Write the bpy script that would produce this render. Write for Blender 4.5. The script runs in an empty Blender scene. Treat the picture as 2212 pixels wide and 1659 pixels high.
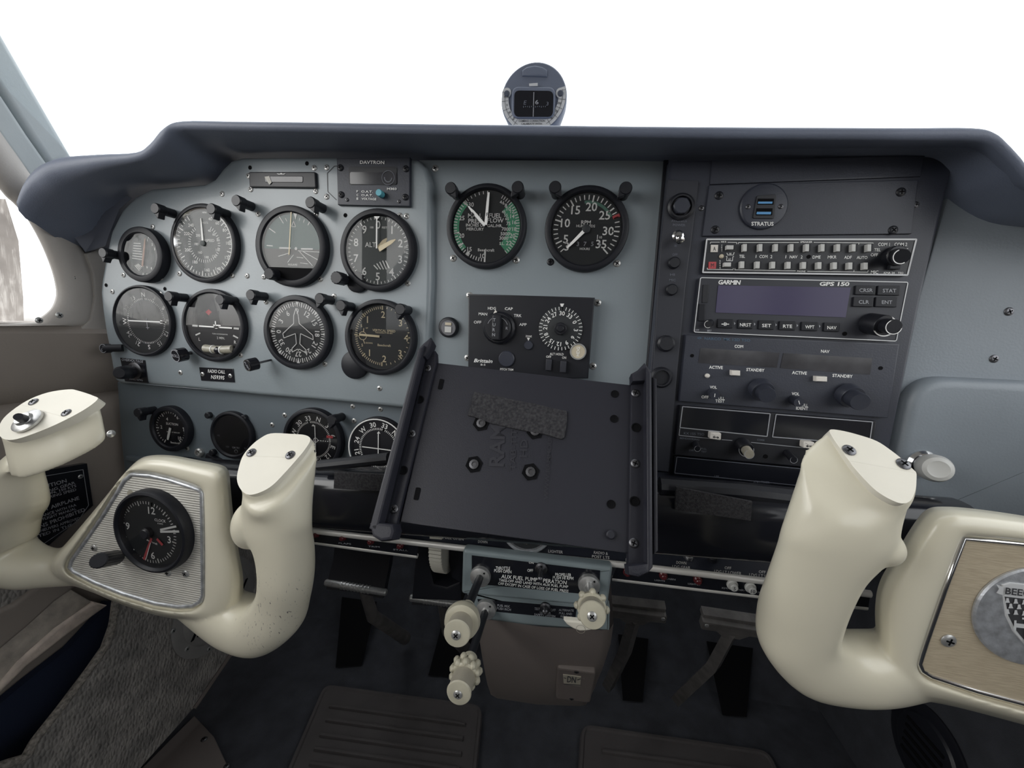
import bpy, math, random
from mathutils import Vector, Matrix
random.seed(7)
PI = math.pi
V = Vector
scene = bpy.context.scene
col = scene.collection

# ------------------------------------------------------------------ camera
# cabin axes: X right, Y forward (away from the camera), Z up; the instrument panel stands in the plane Y = 0
FPX, CXP, CYP = 831.0, 1106.0, 829.5
CAM = V((0.0, -0.395, 0.65))
def _cam_rows():
    rx, ry, rz = 0.137, 0.155, 0.056
    cx, sx, cy, sy, cz, sz = math.cos(rx), math.sin(rx), math.cos(ry), math.sin(ry), math.cos(rz), math.sin(rz)
    X = Matrix(((1, 0, 0), (0, cx, -sx), (0, sx, cx)))
    Y = Matrix(((cy, 0, sy), (0, 1, 0), (-sy, 0, cy)))
    Z = Matrix(((cz, -sz, 0), (sz, cz, 0), (0, 0, 1)))
    R = Z @ X @ Y
    tob = lambda r: V((r[0], r[2], -r[1]))
    return tob(R[0]), tob(R[1]), tob(R[2])          # image right, image down, forward
CR, CD, CF = _cam_rows()
cam_data = bpy.data.cameras.new('camera')
cam_data.sensor_fit = 'HORIZONTAL'
cam_data.sensor_width = 36.0
cam_data.lens = 36.0 * FPX / 2212.0
cam_data.clip_start = 0.01
cam_data.clip_end = 200
cam = bpy.data.objects.new('camera', cam_data)
col.objects.link(cam)
M = Matrix((CR, -CD, -CF)).transposed().to_4x4()
M.translation = CAM
cam.matrix_world = M
scene.camera = cam

# ------------------------------------------------------------------ world, sun, exposure
world = bpy.data.worlds.new('world')
scene.world = world
world.use_nodes = True
wn = world.node_tree.nodes
bg = wn['Background']
bg.inputs['Color'].default_value = (0.97, 0.985, 1.0, 1)
bg.inputs['Strength'].default_value = 2.6
wt = world.node_tree
_tc = wn.new('ShaderNodeTexCoord'); _sx = wn.new('ShaderNodeSeparateXYZ'); _mr = wn.new('ShaderNodeMapRange'); _mx = wn.new('ShaderNodeMixRGB')
_mr.inputs['From Min'].default_value = -0.03; _mr.inputs['From Max'].default_value = 0.01
_mx.inputs[1].default_value = (0.30, 0.29, 0.275, 1); _mx.inputs[2].default_value = (0.955, 0.98, 1.0, 1)      # grey apron below, white overcast above
wt.links.new(_tc.outputs['Generated'], _sx.inputs[0]); wt.links.new(_sx.outputs['Z'], _mr.inputs['Value']); wt.links.new(_mr.outputs[0], _mx.inputs[0]); wt.links.new(_mx.outputs[0], bg.inputs['Color'])
sun_d = bpy.data.lights.new('sun', 'SUN')
sun_d.energy = 1.5
sun_d.angle = math.radians(46)
sun_d.color = (1.0, 0.97, 0.92)
sun = bpy.data.objects.new('sun', sun_d)
col.objects.link(sun)
sun.rotation_euler = V((0.64, 0.62, -0.34)).to_track_quat('-Z', 'Y').to_euler()
scene.view_settings.view_transform = 'Standard'
scene.view_settings.look = 'None'
scene.view_settings.exposure = 0.0
scene.view_settings.gamma = 1.0
scene.view_settings.use_curve_mapping = False

# ------------------------------------------------------------------ pixel -> place helpers
def ray(px, py):
    return CR * ((px - CXP) / FPX) + CD * ((py - CYP) / FPX) + CF
def hit(px, py, o, n):
    d = ray(px, py)
    return CAM + d * ((o - CAM).dot(n) / d.dot(n))
def aty(px, py, Y): return hit(px, py, V((0, Y, 0)), V((0, 1, 0)))
def atx(px, py, X): return hit(px, py, V((X, 0, 0)), V((1, 0, 0)))
def atz(px, py, Z): return hit(px, py, V((0, 0, Z)), V((0, 0, 1)))
def mpp(p): return (p - CAM).dot(CF) / FPX       # metres per pixel at a point
class Fr:
    """flat frame: origin o, ex right, ey up, ez out towards the cabin"""
    def __init__(s, o, ex=V((1, 0, 0)), ey=V((0, 0, 1))):
        s.o = V(o); s.ex = V(ex).normalized(); s.ez = s.ex.cross(V(ey)).normalized(); s.ey = s.ez.cross(s.ex)
    def p(s, x, y, z=0.0): return s.o + s.ex * x + s.ey * y + s.ez * z
    def l(s, px, py, z=0.0):
        d = hit(px, py, s.o + s.ez * z, s.ez) - s.o
        return (d.dot(s.ex), d.dot(s.ey))
    def L(s, pts, z=0.0): return [s.l(a, b, z) for a, b in pts]
    def sub(s, x, y, z=0.0, rot=0.0):
        c, n = math.cos(rot), math.sin(rot)
        return Fr(s.p(x, y, z), s.ex * c + s.ey * n, s.ey * c - s.ex * n)
    def at(s, px, py, z=0.0, rot=0.0):
        x, y = s.l(px, py, z)
        return s.sub(x, y, z, rot)
    def mat(s):
        m = Matrix((s.ex, s.ey, s.ez)).transposed().to_4x4(); m.translation = s.o
        return m
def axf(o, ax):
    """frame at o whose outward axis is ax"""
    ax = V(ax).normalized(); ex = V((1, 0, 0)) - ax * ax.x
    return Fr(o, ex, ax.cross(ex.normalized()))
def plane_y(Y): return Fr((0, Y, 0))
def plane_px(tl, tr, br, bl):
    """frame through three or four 3-D corners (top left, top right, bottom right, bottom left)"""
    ex = (tr - tl) + (br - bl); ey = (tl - bl) + (tr - br)
    return Fr((tl + tr + br + bl) / 4, ex, ey)

# ------------------------------------------------------------------ materials
MATS = {}
def mat(name, c, rough=0.5, metal=0.0, bump=0.0, bscale=300.0, var=0.0, vscale=20.0, spec=0.5, coat=0.0, c2=None, detail=3.0, emit=0.0):
    m = bpy.data.materials.new(name); m.use_nodes = True
    nt = m.node_tree; b = nt.nodes['Principled BSDF']
    b.inputs['Base Color'].default_value = (*c, 1)
    b.inputs['Roughness'].default_value = rough
    b.inputs['Metallic'].default_value = metal
    b.inputs['Specular IOR Level'].default_value = spec
    if coat: b.inputs['Coat Weight'].default_value = coat; b.inputs['Coat Roughness'].default_value = 0.12
    if emit: b.inputs['Emission Color'].default_value = (*c, 1); b.inputs['Emission Strength'].default_value = emit
    tc = nt.nodes.new('ShaderNodeTexCoord')
    if var or c2:
        n = nt.nodes.new('ShaderNodeTexNoise'); n.inputs['Scale'].default_value = vscale; n.inputs['Detail'].default_value = 5
        r = nt.nodes.new('ShaderNodeValToRGB')
        lo = c2 if c2 else tuple(x * (1 - var) for x in c)
        hi = c if c2 else tuple(min(1, x * (1 + var)) for x in c)
        r.color_ramp.elements[0].position = 0.32; r.color_ramp.elements[1].position = 0.68
        r.color_ramp.elements[0].color = (*lo, 1); r.color_ramp.elements[1].color = (*hi, 1)
        nt.links.new(tc.outputs['Object'], n.inputs['Vector']); nt.links.new(n.outputs['Fac'], r.inputs['Fac'])
        nt.links.new(r.outputs['Color'], b.inputs['Base Color'])
    if bump:
        n2 = nt.nodes.new('ShaderNodeTexNoise'); n2.inputs['Scale'].default_value = bscale; n2.inputs['Detail'].default_value = detail
        bp = nt.nodes.new('ShaderNodeBump'); bp.inputs['Strength'].default_value = bump; bp.inputs['Distance'].default_value = 0.001
        nt.links.new(tc.outputs['Object'], n2.inputs['Vector']); nt.links.new(n2.outputs['Fac'], bp.inputs['Height'])
        nt.links.new(bp.outputs['Normal'], b.inputs['Normal'])
    MATS[name] = m
    return m
def glass(name, tint=(1, 1, 1), refl=1.0, rough=0.02, ior=1.5):
    m = bpy.data.materials.new(name); m.use_nodes = True
    nt = m.node_tree
    for n in list(nt.nodes):
        if n.type == 'BSDF_PRINCIPLED': nt.nodes.remove(n)
    out = nt.nodes['Material Output']
    t = nt.nodes.new('ShaderNodeBsdfTransparent'); t.inputs['Color'].default_value = (*tint, 1)
    g = nt.nodes.new('ShaderNodeBsdfGlossy'); g.inputs['Roughness'].default_value = rough
    f = nt.nodes.new('ShaderNodeFresnel'); f.inputs['IOR'].default_value = ior
    mu = nt.nodes.new('ShaderNodeMath'); mu.operation = 'MULTIPLY'; mu.inputs[1].default_value = refl; mu.use_clamp = True
    mx = nt.nodes.new('ShaderNodeMixShader')
    nt.links.new(f.outputs[0], mu.inputs[0]); nt.links.new(mu.outputs[0], mx.inputs[0])
    nt.links.new(t.outputs[0], mx.inputs[1]); nt.links.new(g.outputs[0], mx.inputs[2]); nt.links.new(mx.outputs[0], out.inputs['Surface'])
    MATS[name] = m
    return m
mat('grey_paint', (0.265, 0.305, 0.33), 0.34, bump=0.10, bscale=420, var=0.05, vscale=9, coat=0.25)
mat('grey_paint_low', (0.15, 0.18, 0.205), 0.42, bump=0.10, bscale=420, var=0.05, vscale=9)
mat('grey_paint_right', (0.215, 0.245, 0.275), 0.45, bump=0.16, bscale=500, var=0.10, vscale=7)
mat('pad', (0.165, 0.190, 0.255), 0.5, bump=0.18, bscale=900, var=0.08, vscale=14)  # base colour raised and blued to carry the windshield glare haze
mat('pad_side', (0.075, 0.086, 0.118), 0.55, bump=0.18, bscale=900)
mat('black_panel', (0.034, 0.038, 0.054), 0.42, bump=0.10, bscale=900, var=0.10, vscale=18)  # black lifted a little, the same glare haze put into the colour
mat('black', (0.012, 0.013, 0.018), 0.42, bump=0.06, bscale=900)
mat('black_gloss', (0.012, 0.013, 0.018), 0.16)
mat('black_matt', (0.003, 0.003, 0.004), 0.9, spec=0.2)
mat('bezel', (0.012, 0.013, 0.018), 0.45, bump=0.08, bscale=1200, spec=0.32)
mat('dial', (0.020, 0.023, 0.026), 0.6)
mat('dial_dark', (0.008, 0.008, 0.012), 0.4)
mat('dial_reflect', (0.075, 0.085, 0.085), 0.6)  # dark dials greyed; reflection in the cover glass put into the colour
mat('white', (0.90, 0.90, 0.88), 0.5)
mat('white_dim', (0.36, 0.37, 0.40), 0.5)
mat('white_faint', (0.13, 0.14, 0.17), 0.5)
mat('blue_print', (0.07, 0.13, 0.20), 0.5)
mat('amber_white', (0.72, 0.62, 0.42), 0.5)
mat('green', (0.08, 0.36, 0.20), 0.5)
mat('green_dim', (0.10, 0.22, 0.17), 0.5)
mat('red', (0.55, 0.08, 0.09), 0.5)
mat('chrome', (0.80, 0.80, 0.80), 0.16, metal=1.0)
mat('steel', (0.58, 0.58, 0.57), 0.36, metal=0.7, var=0.12, vscale=300)
mat('dark_steel', (0.16, 0.16, 0.17), 0.4, metal=1.0)
mat('alu', (0.84, 0.82, 0.78), 0.36, metal=0.25, bump=0.1, bscale=400)
mat('cream', (0.78, 0.735, 0.59), 0.33, bump=0.05, bscale=160, var=0.035, vscale=10, coat=0.35)
mat('cream_cap', (0.84, 0.80, 0.69), 0.36, bump=0.05, bscale=200, var=0.03, vscale=25)
mat('cream_knob', (0.52, 0.49, 0.385), 0.4, bump=0.05, bscale=300, var=0.10, vscale=60)
mat('tan_knob', (0.40, 0.37, 0.30), 0.5, bump=0.2, bscale=900)
mat('beige_wall', (0.30, 0.26, 0.23), 0.6, bump=0.25, bscale=500, var=0.06, vscale=10)
mat('beige_trim', (0.46, 0.43, 0.40), 0.5, bump=0.15, bscale=500, var=0.05, vscale=12)
mat('frame_paint', (0.42, 0.46, 0.47), 0.4, bump=0.1, bscale=300, var=0.05, vscale=12)
mat('tan_cover', (0.150, 0.128, 0.117), 0.55, bump=0.12, bscale=700, var=0.06, vscale=10)
mat('carpet', (0.050, 0.053, 0.063), 0.95, bump=0.9, bscale=1100, var=0.2, vscale=30)
mat('weave', (0.36, 0.335, 0.31), 0.95, c2=(0.20, 0.19, 0.18), vscale=40)
_m = MATS['weave']; _nt = _m.node_tree; _tc = _nt.nodes.new('ShaderNodeTexCoord'); _vo = _nt.nodes.new('ShaderNodeTexVoronoi'); _vo.inputs['Scale'].default_value = 300
_mp = _nt.nodes.new('ShaderNodeMapping'); _mp.inputs['Scale'].default_value = (1, 1.0, .55); _bp = _nt.nodes.new('ShaderNodeBump'); _bp.invert = True; _bp.inputs['Strength'].default_value = 1.0; _bp.inputs['Distance'].default_value = .0025
_nt.links.new(_tc.outputs['Object'], _mp.inputs[0]); _nt.links.new(_mp.outputs[0], _vo.inputs['Vector']); _nt.links.new(_vo.outputs['Distance'], _bp.inputs['Height']); _nt.links.new(_bp.outputs[0], _nt.nodes['Principled BSDF'].inputs['Normal'])
mat('navy', (0.006, 0.013, 0.036), 0.9, bump=0.4, bscale=900)
mat('strap', (0.60, 0.54, 0.46), 0.8, bump=0.6, bscale=700, c2=(0.34, 0.30, 0.26), vscale=60)
mat('wood_strip', (0.66, 0.56, 0.48), 0.7, bump=0.4, bscale=500, var=0.2, vscale=80)
mat('mat_rubber', (0.075, 0.067, 0.067), 0.7, bump=0.3, bscale=800, var=0.1, vscale=20)
mat('velcro', (0.060, 0.058, 0.062), 0.95, bump=1.0, bscale=1500, c2=(0.018, 0.018, 0.022), vscale=500)
mat('tray', (0.015, 0.0155, 0.024), 0.48, bump=0.14, bscale=1400)
mat('tray_emboss', (0.026, 0.026, 0.034), 0.45)  # paler than the tray; relief shading of the flat letters put into colour
mat('vent_grey', (0.26, 0.25, 0.24), 0.5, bump=0.15, bscale=400, var=0.1, vscale=30)
mat('pedal_paint', (0.130, 0.122, 0.116), 0.5, bump=0.2, bscale=500, var=0.25, vscale=60)
mat('box_paint', (0.24, 0.29, 0.305), 0.4, bump=0.1, bscale=500, var=0.06, vscale=20)
mat('headliner', (0.62, 0.60, 0.56), 0.8, bump=0.1, bscale=400)
mat('cabin_side', (0.16, 0.15, 0.14), 0.8, bump=0.1, bscale=400)
mat('button_white', (0.62, 0.62, 0.60), 0.45)
mat('button_cream', (0.80, 0.76, 0.70), 0.45)
mat('button_grey', (0.030, 0.032, 0.042), 0.5)
mat('lcd_purple', (0.040, 0.030, 0.090), 0.22, spec=0.35)
mat('lcd_grey', (0.050, 0.050, 0.056), 0.12, var=0.3, vscale=60)
mat('usb_blue', (0.10, 0.32, 0.62), 0.4)
mat('teal', (0.12, 0.45, 0.55), 0.4)
mat('ball_tube', (0.36, 0.34, 0.28), 0.25, var=0.25, vscale=120)
mat('silver_card', (0.66, 0.67, 0.68), 0.4)
mat('ink', (0.05, 0.05, 0.055), 0.6)
mat('amber_lamp', (0.62, 0.55, 0.42), 0.25)
mat('red_lens', (0.11, 0.018, 0.022), 0.25)
mat('trim_wheel', (0.55, 0.53, 0.46), 0.5, bump=0.1, bscale=300)
mat('medal', (0.58, 0.60, 0.63), 0.38, metal=0.6, var=0.25, vscale=160, bump=0.2, bscale=500)
glass('glass', refl=0.72)
glass('glass_pane', tint=(0.97, 0.99, 1.0), refl=0.5)
def streaked(name, c, c2, scale, rough, axis=(1, 1, 60), metal=0.0, bump=0.25):
    m = mat(name, c, rough, metal=metal); nt = m.node_tree; b = nt.nodes['Principled BSDF']
    tc = nt.nodes.new('ShaderNodeTexCoord'); mp = nt.nodes.new('ShaderNodeMapping'); mp.inputs['Scale'].default_value = axis
    n = nt.nodes.new('ShaderNodeTexNoise'); n.inputs['Scale'].default_value = scale; n.inputs['Detail'].default_value = 4
    r = nt.nodes.new('ShaderNodeValToRGB'); r.color_ramp.elements[0].position = 0.35; r.color_ramp.elements[1].position = 0.62
    r.color_ramp.elements[0].color = (*c2, 1); r.color_ramp.elements[1].color = (*c, 1)
    nt.links.new(tc.outputs['Object'], mp.inputs['Vector']); nt.links.new(mp.outputs[0], n.inputs['Vector'])
    nt.links.new(n.outputs['Fac'], r.inputs['Fac']); nt.links.new(r.outputs[0], b.inputs['Base Color'])
    bp = nt.nodes.new('ShaderNodeBump'); bp.inputs['Strength'].default_value = bump; bp.inputs['Distance'].default_value = 0.0006
    nt.links.new(n.outputs['Fac'], bp.inputs['Height']); nt.links.new(bp.outputs[0], b.inputs['Normal'])
    return m
streaked('wood_face', (0.56, 0.48, 0.35), (0.46, 0.385, 0.275), 30, 0.5, axis=(4, 4, 50))
streaked('rib_metal', (0.66, 0.645, 0.60), (0.50, 0.49, 0.45), 40, 0.38, axis=(1, 1, 1), metal=0.45, bump=0.1)

# ------------------------------------------------------------------ mesh builder
_fontcache = {}
def glyphs(s, bold=0.0, shear=0.0, spacing=1.0):
    k = (s, bold, shear, spacing)
    if k not in _fontcache:
        cu = bpy.data.curves.new('t', 'FONT'); cu.body = s; cu.resolution_u = 2; cu.offset = bold; cu.shear = shear; cu.space_character = spacing
        o = bpy.data.objects.new('t', cu); me = o.to_mesh()
        vs = [tuple(v.co) for v in me.vertices]; fs = [tuple(p.vertices) for p in me.polygons]
        o.to_mesh_clear(); bpy.data.objects.remove(o); bpy.data.curves.remove(cu)
        if vs:
            x0 = min(v[0] for v in vs); x1 = max(v[0] for v in vs)
        else: x0 = x1 = 0
        _fontcache[k] = (vs, fs, x0, x1)
    return _fontcache[k]
CAPH = 0.70                                             # cap height of the built-in font at size 1
class MB:
    def __init__(s): s.v = []; s.f = []; s.mi = []; s.cur = 0
    def m(s, i): s.cur = i; return s
    def add(s, vs, fs):
        b = len(s.v); s.v.extend(V(x) for x in vs)
        for f in fs: s.f.append(tuple(b + i for i in f)); s.mi.append(s.cur)
        return s
    def rings(s, rs, closed=True, cap0=True, cap1=True):
        n = len(rs[0]); vs = [p for r in rs for p in r]; fs = []
        for i in range(len(rs) - 1):
            for j in range(n if closed else n - 1):
                k = (j + 1) % n
                fs.append((i * n + j, i * n + k, (i + 1) * n + k, (i + 1) * n + j))
        if cap0: fs.append(tuple(range(n))[::-1])
        if cap1: fs.append(tuple((len(rs) - 1) * n + j for j in range(n)))
        return s.add(vs, fs)
    def prism(s, fr, pts, z0, z1, bev=0.0, seg=2, base=False):
        """polygon (local 2-D) raised from z0 to z1 with a rounded front edge"""
        a = sum(pts[i][0] * pts[(i + 1) % len(pts)][1] - pts[(i + 1) % len(pts)][0] * pts[i][1] for i in range(len(pts)))
        if a < 0: pts = pts[::-1]
        R = [[fr.p(x, y, z0) for x, y in pts]]
        if bev:
            for k in range(seg + 1):
                t = k / seg * PI / 2
                q = inset(pts, bev * (1 - math.cos(t)))
                R.append([fr.p(x, y, z1 - bev + bev * math.sin(t)) for x, y in q])
            R.append([fr.p(x, y, z1) for x, y in inset(pts, bev * 1.15)])
        else: R.append([fr.p(x, y, z1) for x, y in pts])
        return s.rings(R, cap0=base)
    def box(s, fr, x0, x1, y0, y1, z0, z1, bev=0.0):
        return s.prism(fr, [(x0, y0), (x1, y0), (x1, y1), (x0, y1)], z0, z1, bev, base=True)
    def pxbox(s, fr, x0, y0, x1, y1, z0, z1, bev=0.0, r=0.0):
        """box whose front face fills the pixel rectangle at height z1"""
        pts = fr.L([(x0, y1), (x1, y1), (x1, y0), (x0, y0)], z1)
        if r: pts = round_poly(pts, r)
        return s.prism(fr, pts, z0, z1, bev, base=True)
    def lathe(s, fr, prof, n=32, x=0.0, y=0.0, cap0=False, cap1=True, sx=1.0, sy=1.0, a0=0.0):
        rs = [[fr.p(x + r * sx * math.cos(a0 + 2 * PI * j / n), y + r * sy * math.sin(a0 + 2 * PI * j / n), z) for j in range(n)] for r, z in prof]
        return s.rings(rs, cap0=cap0, cap1=cap1)
    def disc(s, fr, r, z=0.0, n=40, x=0.0, y=0.0):
        return s.add([fr.p(x + r * math.cos(2 * PI * j / n), y + r * math.sin(2 * PI * j / n), z) for j in range(n)], [tuple(range(n))])
    def arc(s, fr, r0, r1, a0, a1, z=0.0, n=24):
        """band between radii r0 and r1, clock angles in degrees (0 = up, clockwise)"""
        vs = []; fs = []
        for i in range(n + 1):
            a = math.radians(a0 + (a1 - a0) * i / n); c, q = math.sin(a), math.cos(a)
            vs += [fr.p(r0 * c, r0 * q, z), fr.p(r1 * c, r1 * q, z)]
        for i in range(n): fs.append((2 * i, 2 * i + 1, 2 * i + 3, 2 * i + 2))
        return s.add(vs, fs)
    def tick(s, fr, ang, r0, r1, w, z=0.0, w2=None):
        w *= 1.25; a = math.radians(ang); c, q = math.sin(a), math.cos(a); w2 = w if w2 is None else w2
        def P(r, t): return fr.p(r * c + t * q, r * q - t * c, z)
        return s.add([P(r0, -w / 2), P(r0, w / 2), P(r1, w2 / 2), P(r1, -w2 / 2)], [(0, 1, 2, 3)])
    def ticks(s, fr, a0, a1, n, r0, r1, w, z=0.0, skip=None):
        for i in range(n + 1):
            if skip and i % skip == 0: continue
            s.tick(fr, a0 + (a1 - a0) * i / n, r0, r1, w, z)
        return s
    def seg(s, fr, p, q, w, z=0.0):
        d = V((q[0] - p[0], q[1] - p[1])); 
        if d.length < 1e-9: return s
        n = V((-d.y, d.x)).normalized() * (w / 2)
        return s.add([fr.p(p[0] + n.x, p[1] + n.y, z), fr.p(p[0] - n.x, p[1] - n.y, z), fr.p(q[0] - n.x, q[1] - n.y, z), fr.p(q[0] + n.x, q[1] + n.y, z)], [(0, 1, 2, 3)])
    def pxline(s, fr, pts, wpx, z=0.0, closed=False):
        L = fr.L(pts, z); w = wpx * mpp(fr.p(*L[0]))
        if closed: L = L + [L[0]]
        for a, b in zip(L, L[1:]): s.seg(fr, a, b, w, z)
        return s
    def flat(s, fr, pts, z=0.0): return s.add([fr.p(x, y, z) for x, y in pts], [tuple(range(len(pts)))])
    def pxflat(s, fr, pts, z=0.0): return s.flat(fr, fr.L(pts, z), z)
    def text(s, fr, t, x, y, h, rot=0.0, z=0.0002, align='C', bold=0.014, shear=0.0, xs=1.0, spacing=1.0, vc=True, thick=0.0):
        """lettering of cap height h around local (x, y), turned by rot (radians, counter-clockwise)"""
        vs, fs, x0, x1 = glyphs(t, bold, shear, spacing)
        if not vs: return s
        k = h / CAPH; ox = {'C': (x0 + x1) / 2, 'L': x0, 'R': x1}[align]; oy = CAPH / 2 if vc else 0
        c, q = math.cos(rot), math.sin(rot); out = []
        for a, b, _ in vs:
            a = (a - ox) * k * xs; b = (b - oy) * k
            out.append(fr.p(x + a * c - b * q, y + a * q + b * c, z))
        s.add(out, fs)
        return s
    def pxtext(s, fr, t, x0, y0, x1, y1, hpx, z=0.0002, bold=0.014, shear=0.0, spacing=1.0):
        """lettering fitted between two baseline pixels (left end, right end) with cap height hpx"""
        vs, fs, g0, g1 = glyphs(t, bold, shear, spacing)
        if not vs: return s
        A = fr.l(x0, y0, z); B = fr.l(x1, y1, z)
        ln = math.hypot(x1 - x0, y1 - y0)
        C = fr.l(x0 + (y1 - y0) / ln * hpx, y0 - (x1 - x0) / ln * hpx, z)
        ax, ay = B[0] - A[0], B[1] - A[1]; ux, uy = C[0] - A[0], C[1] - A[1]; w = g1 - g0
        s.add([fr.p(A[0] + ax * (a - g0) / w + ux * b / CAPH, A[1] + ay * (a - g0) / w + uy * b / CAPH, z) for a, b, _ in vs], fs)
        return s
    def tube(s, pts, r, n=10, cap=True, flat=None):
        pts = [V(p) for p in pts]; N = len(pts); rs = r if isinstance(r, (list, tuple)) else [r] * N; R = []
        up = None
        for i, p in enumerate(pts):
            t = (pts[min(i + 1, N - 1)] - pts[max(i - 1, 0)]).normalized()
            if up is None:
                up = V((0, 0, 1)) if abs(t.z) < 0.9 else V((1, 0, 0))
            a = t.cross(up).normalized(); up = a.cross(t).normalized()
            R.append([p + a * (rs[i] * math.cos(2 * PI * j / n)) + up * (rs[i] * math.sin(2 * PI * j / n)) for j in range(n)])
        return s.rings(R, cap0=cap, cap1=cap)
    def mesh(s, name, off=V((0, 0, 0)), smooth=0.6):
        me = bpy.data.meshes.new(name)
        me.from_pydata([tuple(v - off) for v in s.v], [], s.f)
        me.polygons.foreach_set('material_index', s.mi)
        if smooth:
            me.polygons.foreach_set('use_smooth', [True] * len(s.f)); me.set_sharp_from_angle(angle=smooth)
        me.update()
        return me
    def build(s, name, mats, parent=None, smooth=0.6, **tags):
        if parent is None:
            lo = V([min(v[i] for v in s.v) for i in range(3)]); hi = V([max(v[i] for v in s.v) for i in range(3)]); off = (lo + hi) / 2
        else: off = OFF[parent.name]
        me = s.mesh(name, off, smooth)
        for k in ([mats] if isinstance(mats, str) else mats): me.materials.append(MATS[k])
        o = bpy.data.objects.new(name, me); col.objects.link(o)
        if parent is None: o.location = off
        else: o.parent = parent
        OFF[o.name] = off
        for k, v in tags.items(): o[k] = v
        if parent is not None and name.endswith(('lettering', 'markings', '_scale')): o['kind'] = 'stuff'
        return o
OFF = {}
def inset(pts, d):
    n = len(pts); out = []
    for i in range(n):
        p0, p1, p2 = V(pts[i - 1]), V(pts[i]), V(pts[(i + 1) % n])
        a = (p1 - p0); b = (p2 - p1)
        if a.length < 1e-9 or b.length < 1e-9: out.append(tuple(p1)); continue
        a.normalize(); b.normalize()
        n1, n2 = V((-a.y, a.x)), V((-b.y, b.x)); m = n1 + n2
        if m.length < 1e-6: out.append(tuple(p1)); continue
        m.normalize(); k = d / max(0.45, m.dot(n1))
        out.append((p1.x + m.x * k, p1.y + m.y * k))
    return out
def round_poly(pts, r, seg=5):
    n = len(pts); out = []
    rr = r if isinstance(r, (list, tuple)) else [r] * n
    for i in range(n):
        p0, p1, p2 = V(pts[i - 1]), V(pts[i]), V(pts[(i + 1) % n])
        a = p0 - p1; b = p2 - p1; q = min(rr[i], a.length * 0.49, b.length * 0.49)
        if q <= 0: out.append(tuple(p1)); continue
        A = p1 + a.normalized() * q; B = p1 + b.normalized() * q
        for k in range(seg + 1):
            t = k / seg
            out.append(tuple(A * (1 - t) ** 2 + p1 * (2 * t * (1 - t)) + B * t ** 2))
    return out
def spline(pts, sub=6, closed=False):
    n = len(pts); out = []
    for i in range(n if closed else n - 1):
        g = lambda k: V(pts[k % n]) if closed else V(pts[max(0, min(n - 1, k))])
        p0, p1, p2, p3 = g(i - 1), g(i), g(i + 1), g(i + 2)
        for k in range(sub):
            t = k / sub
            out.append(0.5 * ((2 * p1) + (p2 - p0) * t + (2 * p0 - 5 * p1 + 4 * p2 - p3) * t * t + (3 * p1 - p0 - 3 * p2 + p3) * t ** 3))
    if not closed: out.append(V(pts[-1]))
    return out
def thing(name, label, cat, loc, group=None, **tags):
    o = bpy.data.objects.new(name, None); col.objects.link(o); o.location = loc; o.empty_display_size = 0.01
    o['label'] = label; o['category'] = cat
    if group: o['group'] = group
    for k, v in tags.items(): o[k] = v
    OFF[o.name] = V(loc)
    return o
def place(name, me, fr, parent=None, scale=1.0, **tags):
    """an object sharing mesh data, set down on a frame"""
    o = bpy.data.objects.new(name, me); col.objects.link(o)
    m = fr.mat()
    if parent: m.translation = m.translation - OFF[parent.name]; o.parent = parent
    o.matrix_local = m @ Matrix.Scale(scale, 4)
    for k, v in tags.items(): o[k] = v
    return o
U = Fr((0, 0, 0), V((1, 0, 0)), V((0, 1, 0)))           # unit frame for shared meshes: z is outward

# shared screw heads: a dished phillips head, unit radius 1 mm
def screw_mesh(name, m0, m1, dome=0.45):
    b = MB(); b.m(0).lathe(U, [(0.001, 0), (0.001, 0.0001), (0.00085, 0.0001 + 0.0003 * dome), (0.0005, 0.0001 + 0.0005 * dome)], 14)
    z = 0.00013 + 0.0005 * dome; b.m(1)
    for a in (20, 110): b.seg(U, (-0.00055 * math.cos(math.radians(a)), -0.00055 * math.sin(math.radians(a))), (0.00055 * math.cos(math.radians(a)), 0.00055 * math.sin(math.radians(a))), 0.00026, z)
    me = b.mesh(name); me.materials.append(MATS[m0]); me.materials.append(MATS[m1]); return me
SCREW = screw_mesh('screw', 'steel', 'black_matt')
SCREW_DARK = screw_mesh('dark_screw', 'dark_steel', 'black_matt')
SCREW_BLACK = screw_mesh('black_screw', 'black', 'black_matt')
def screws(parent, fr, pts, r=0.0031, me=None, name='screw'):
    for i, (x, y) in enumerate(pts):
        place(name, me or SCREW, fr.at(x, y, 0.0, random.uniform(0, 1.5)), parent, scale=r * 1000)
def knob(b, fr, r, h, n=28, flute=0.0, top=0.0008, skirt=None):
    """round control knob, optionally fluted"""
    def ringr(rad, z): 
        return [fr.p(rad * (1 - flute * (j % 2)) * math.cos(2 * PI * j / n), rad * (1 - flute * (j % 2)) * math.sin(2 * PI * j / n), z) for j in range(n)]
    rs = []
    if skirt: rs += [ringr(skirt[0], 0), ringr(skirt[0], skirt[1]), ringr(r, skirt[1])]
    else: rs += [ringr(r, 0)]
    rs += [ringr(r, h - top), ringr(r - top, h)]
    return b.rings(rs)
# ================================================================== the cabin shell
def S(b, name, m, **k):
    o = b.build(name, m, None, **k); o['kind'] = 'structure'; return o
XL, XR, ZC = -0.605, 0.515, 1.22
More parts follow.
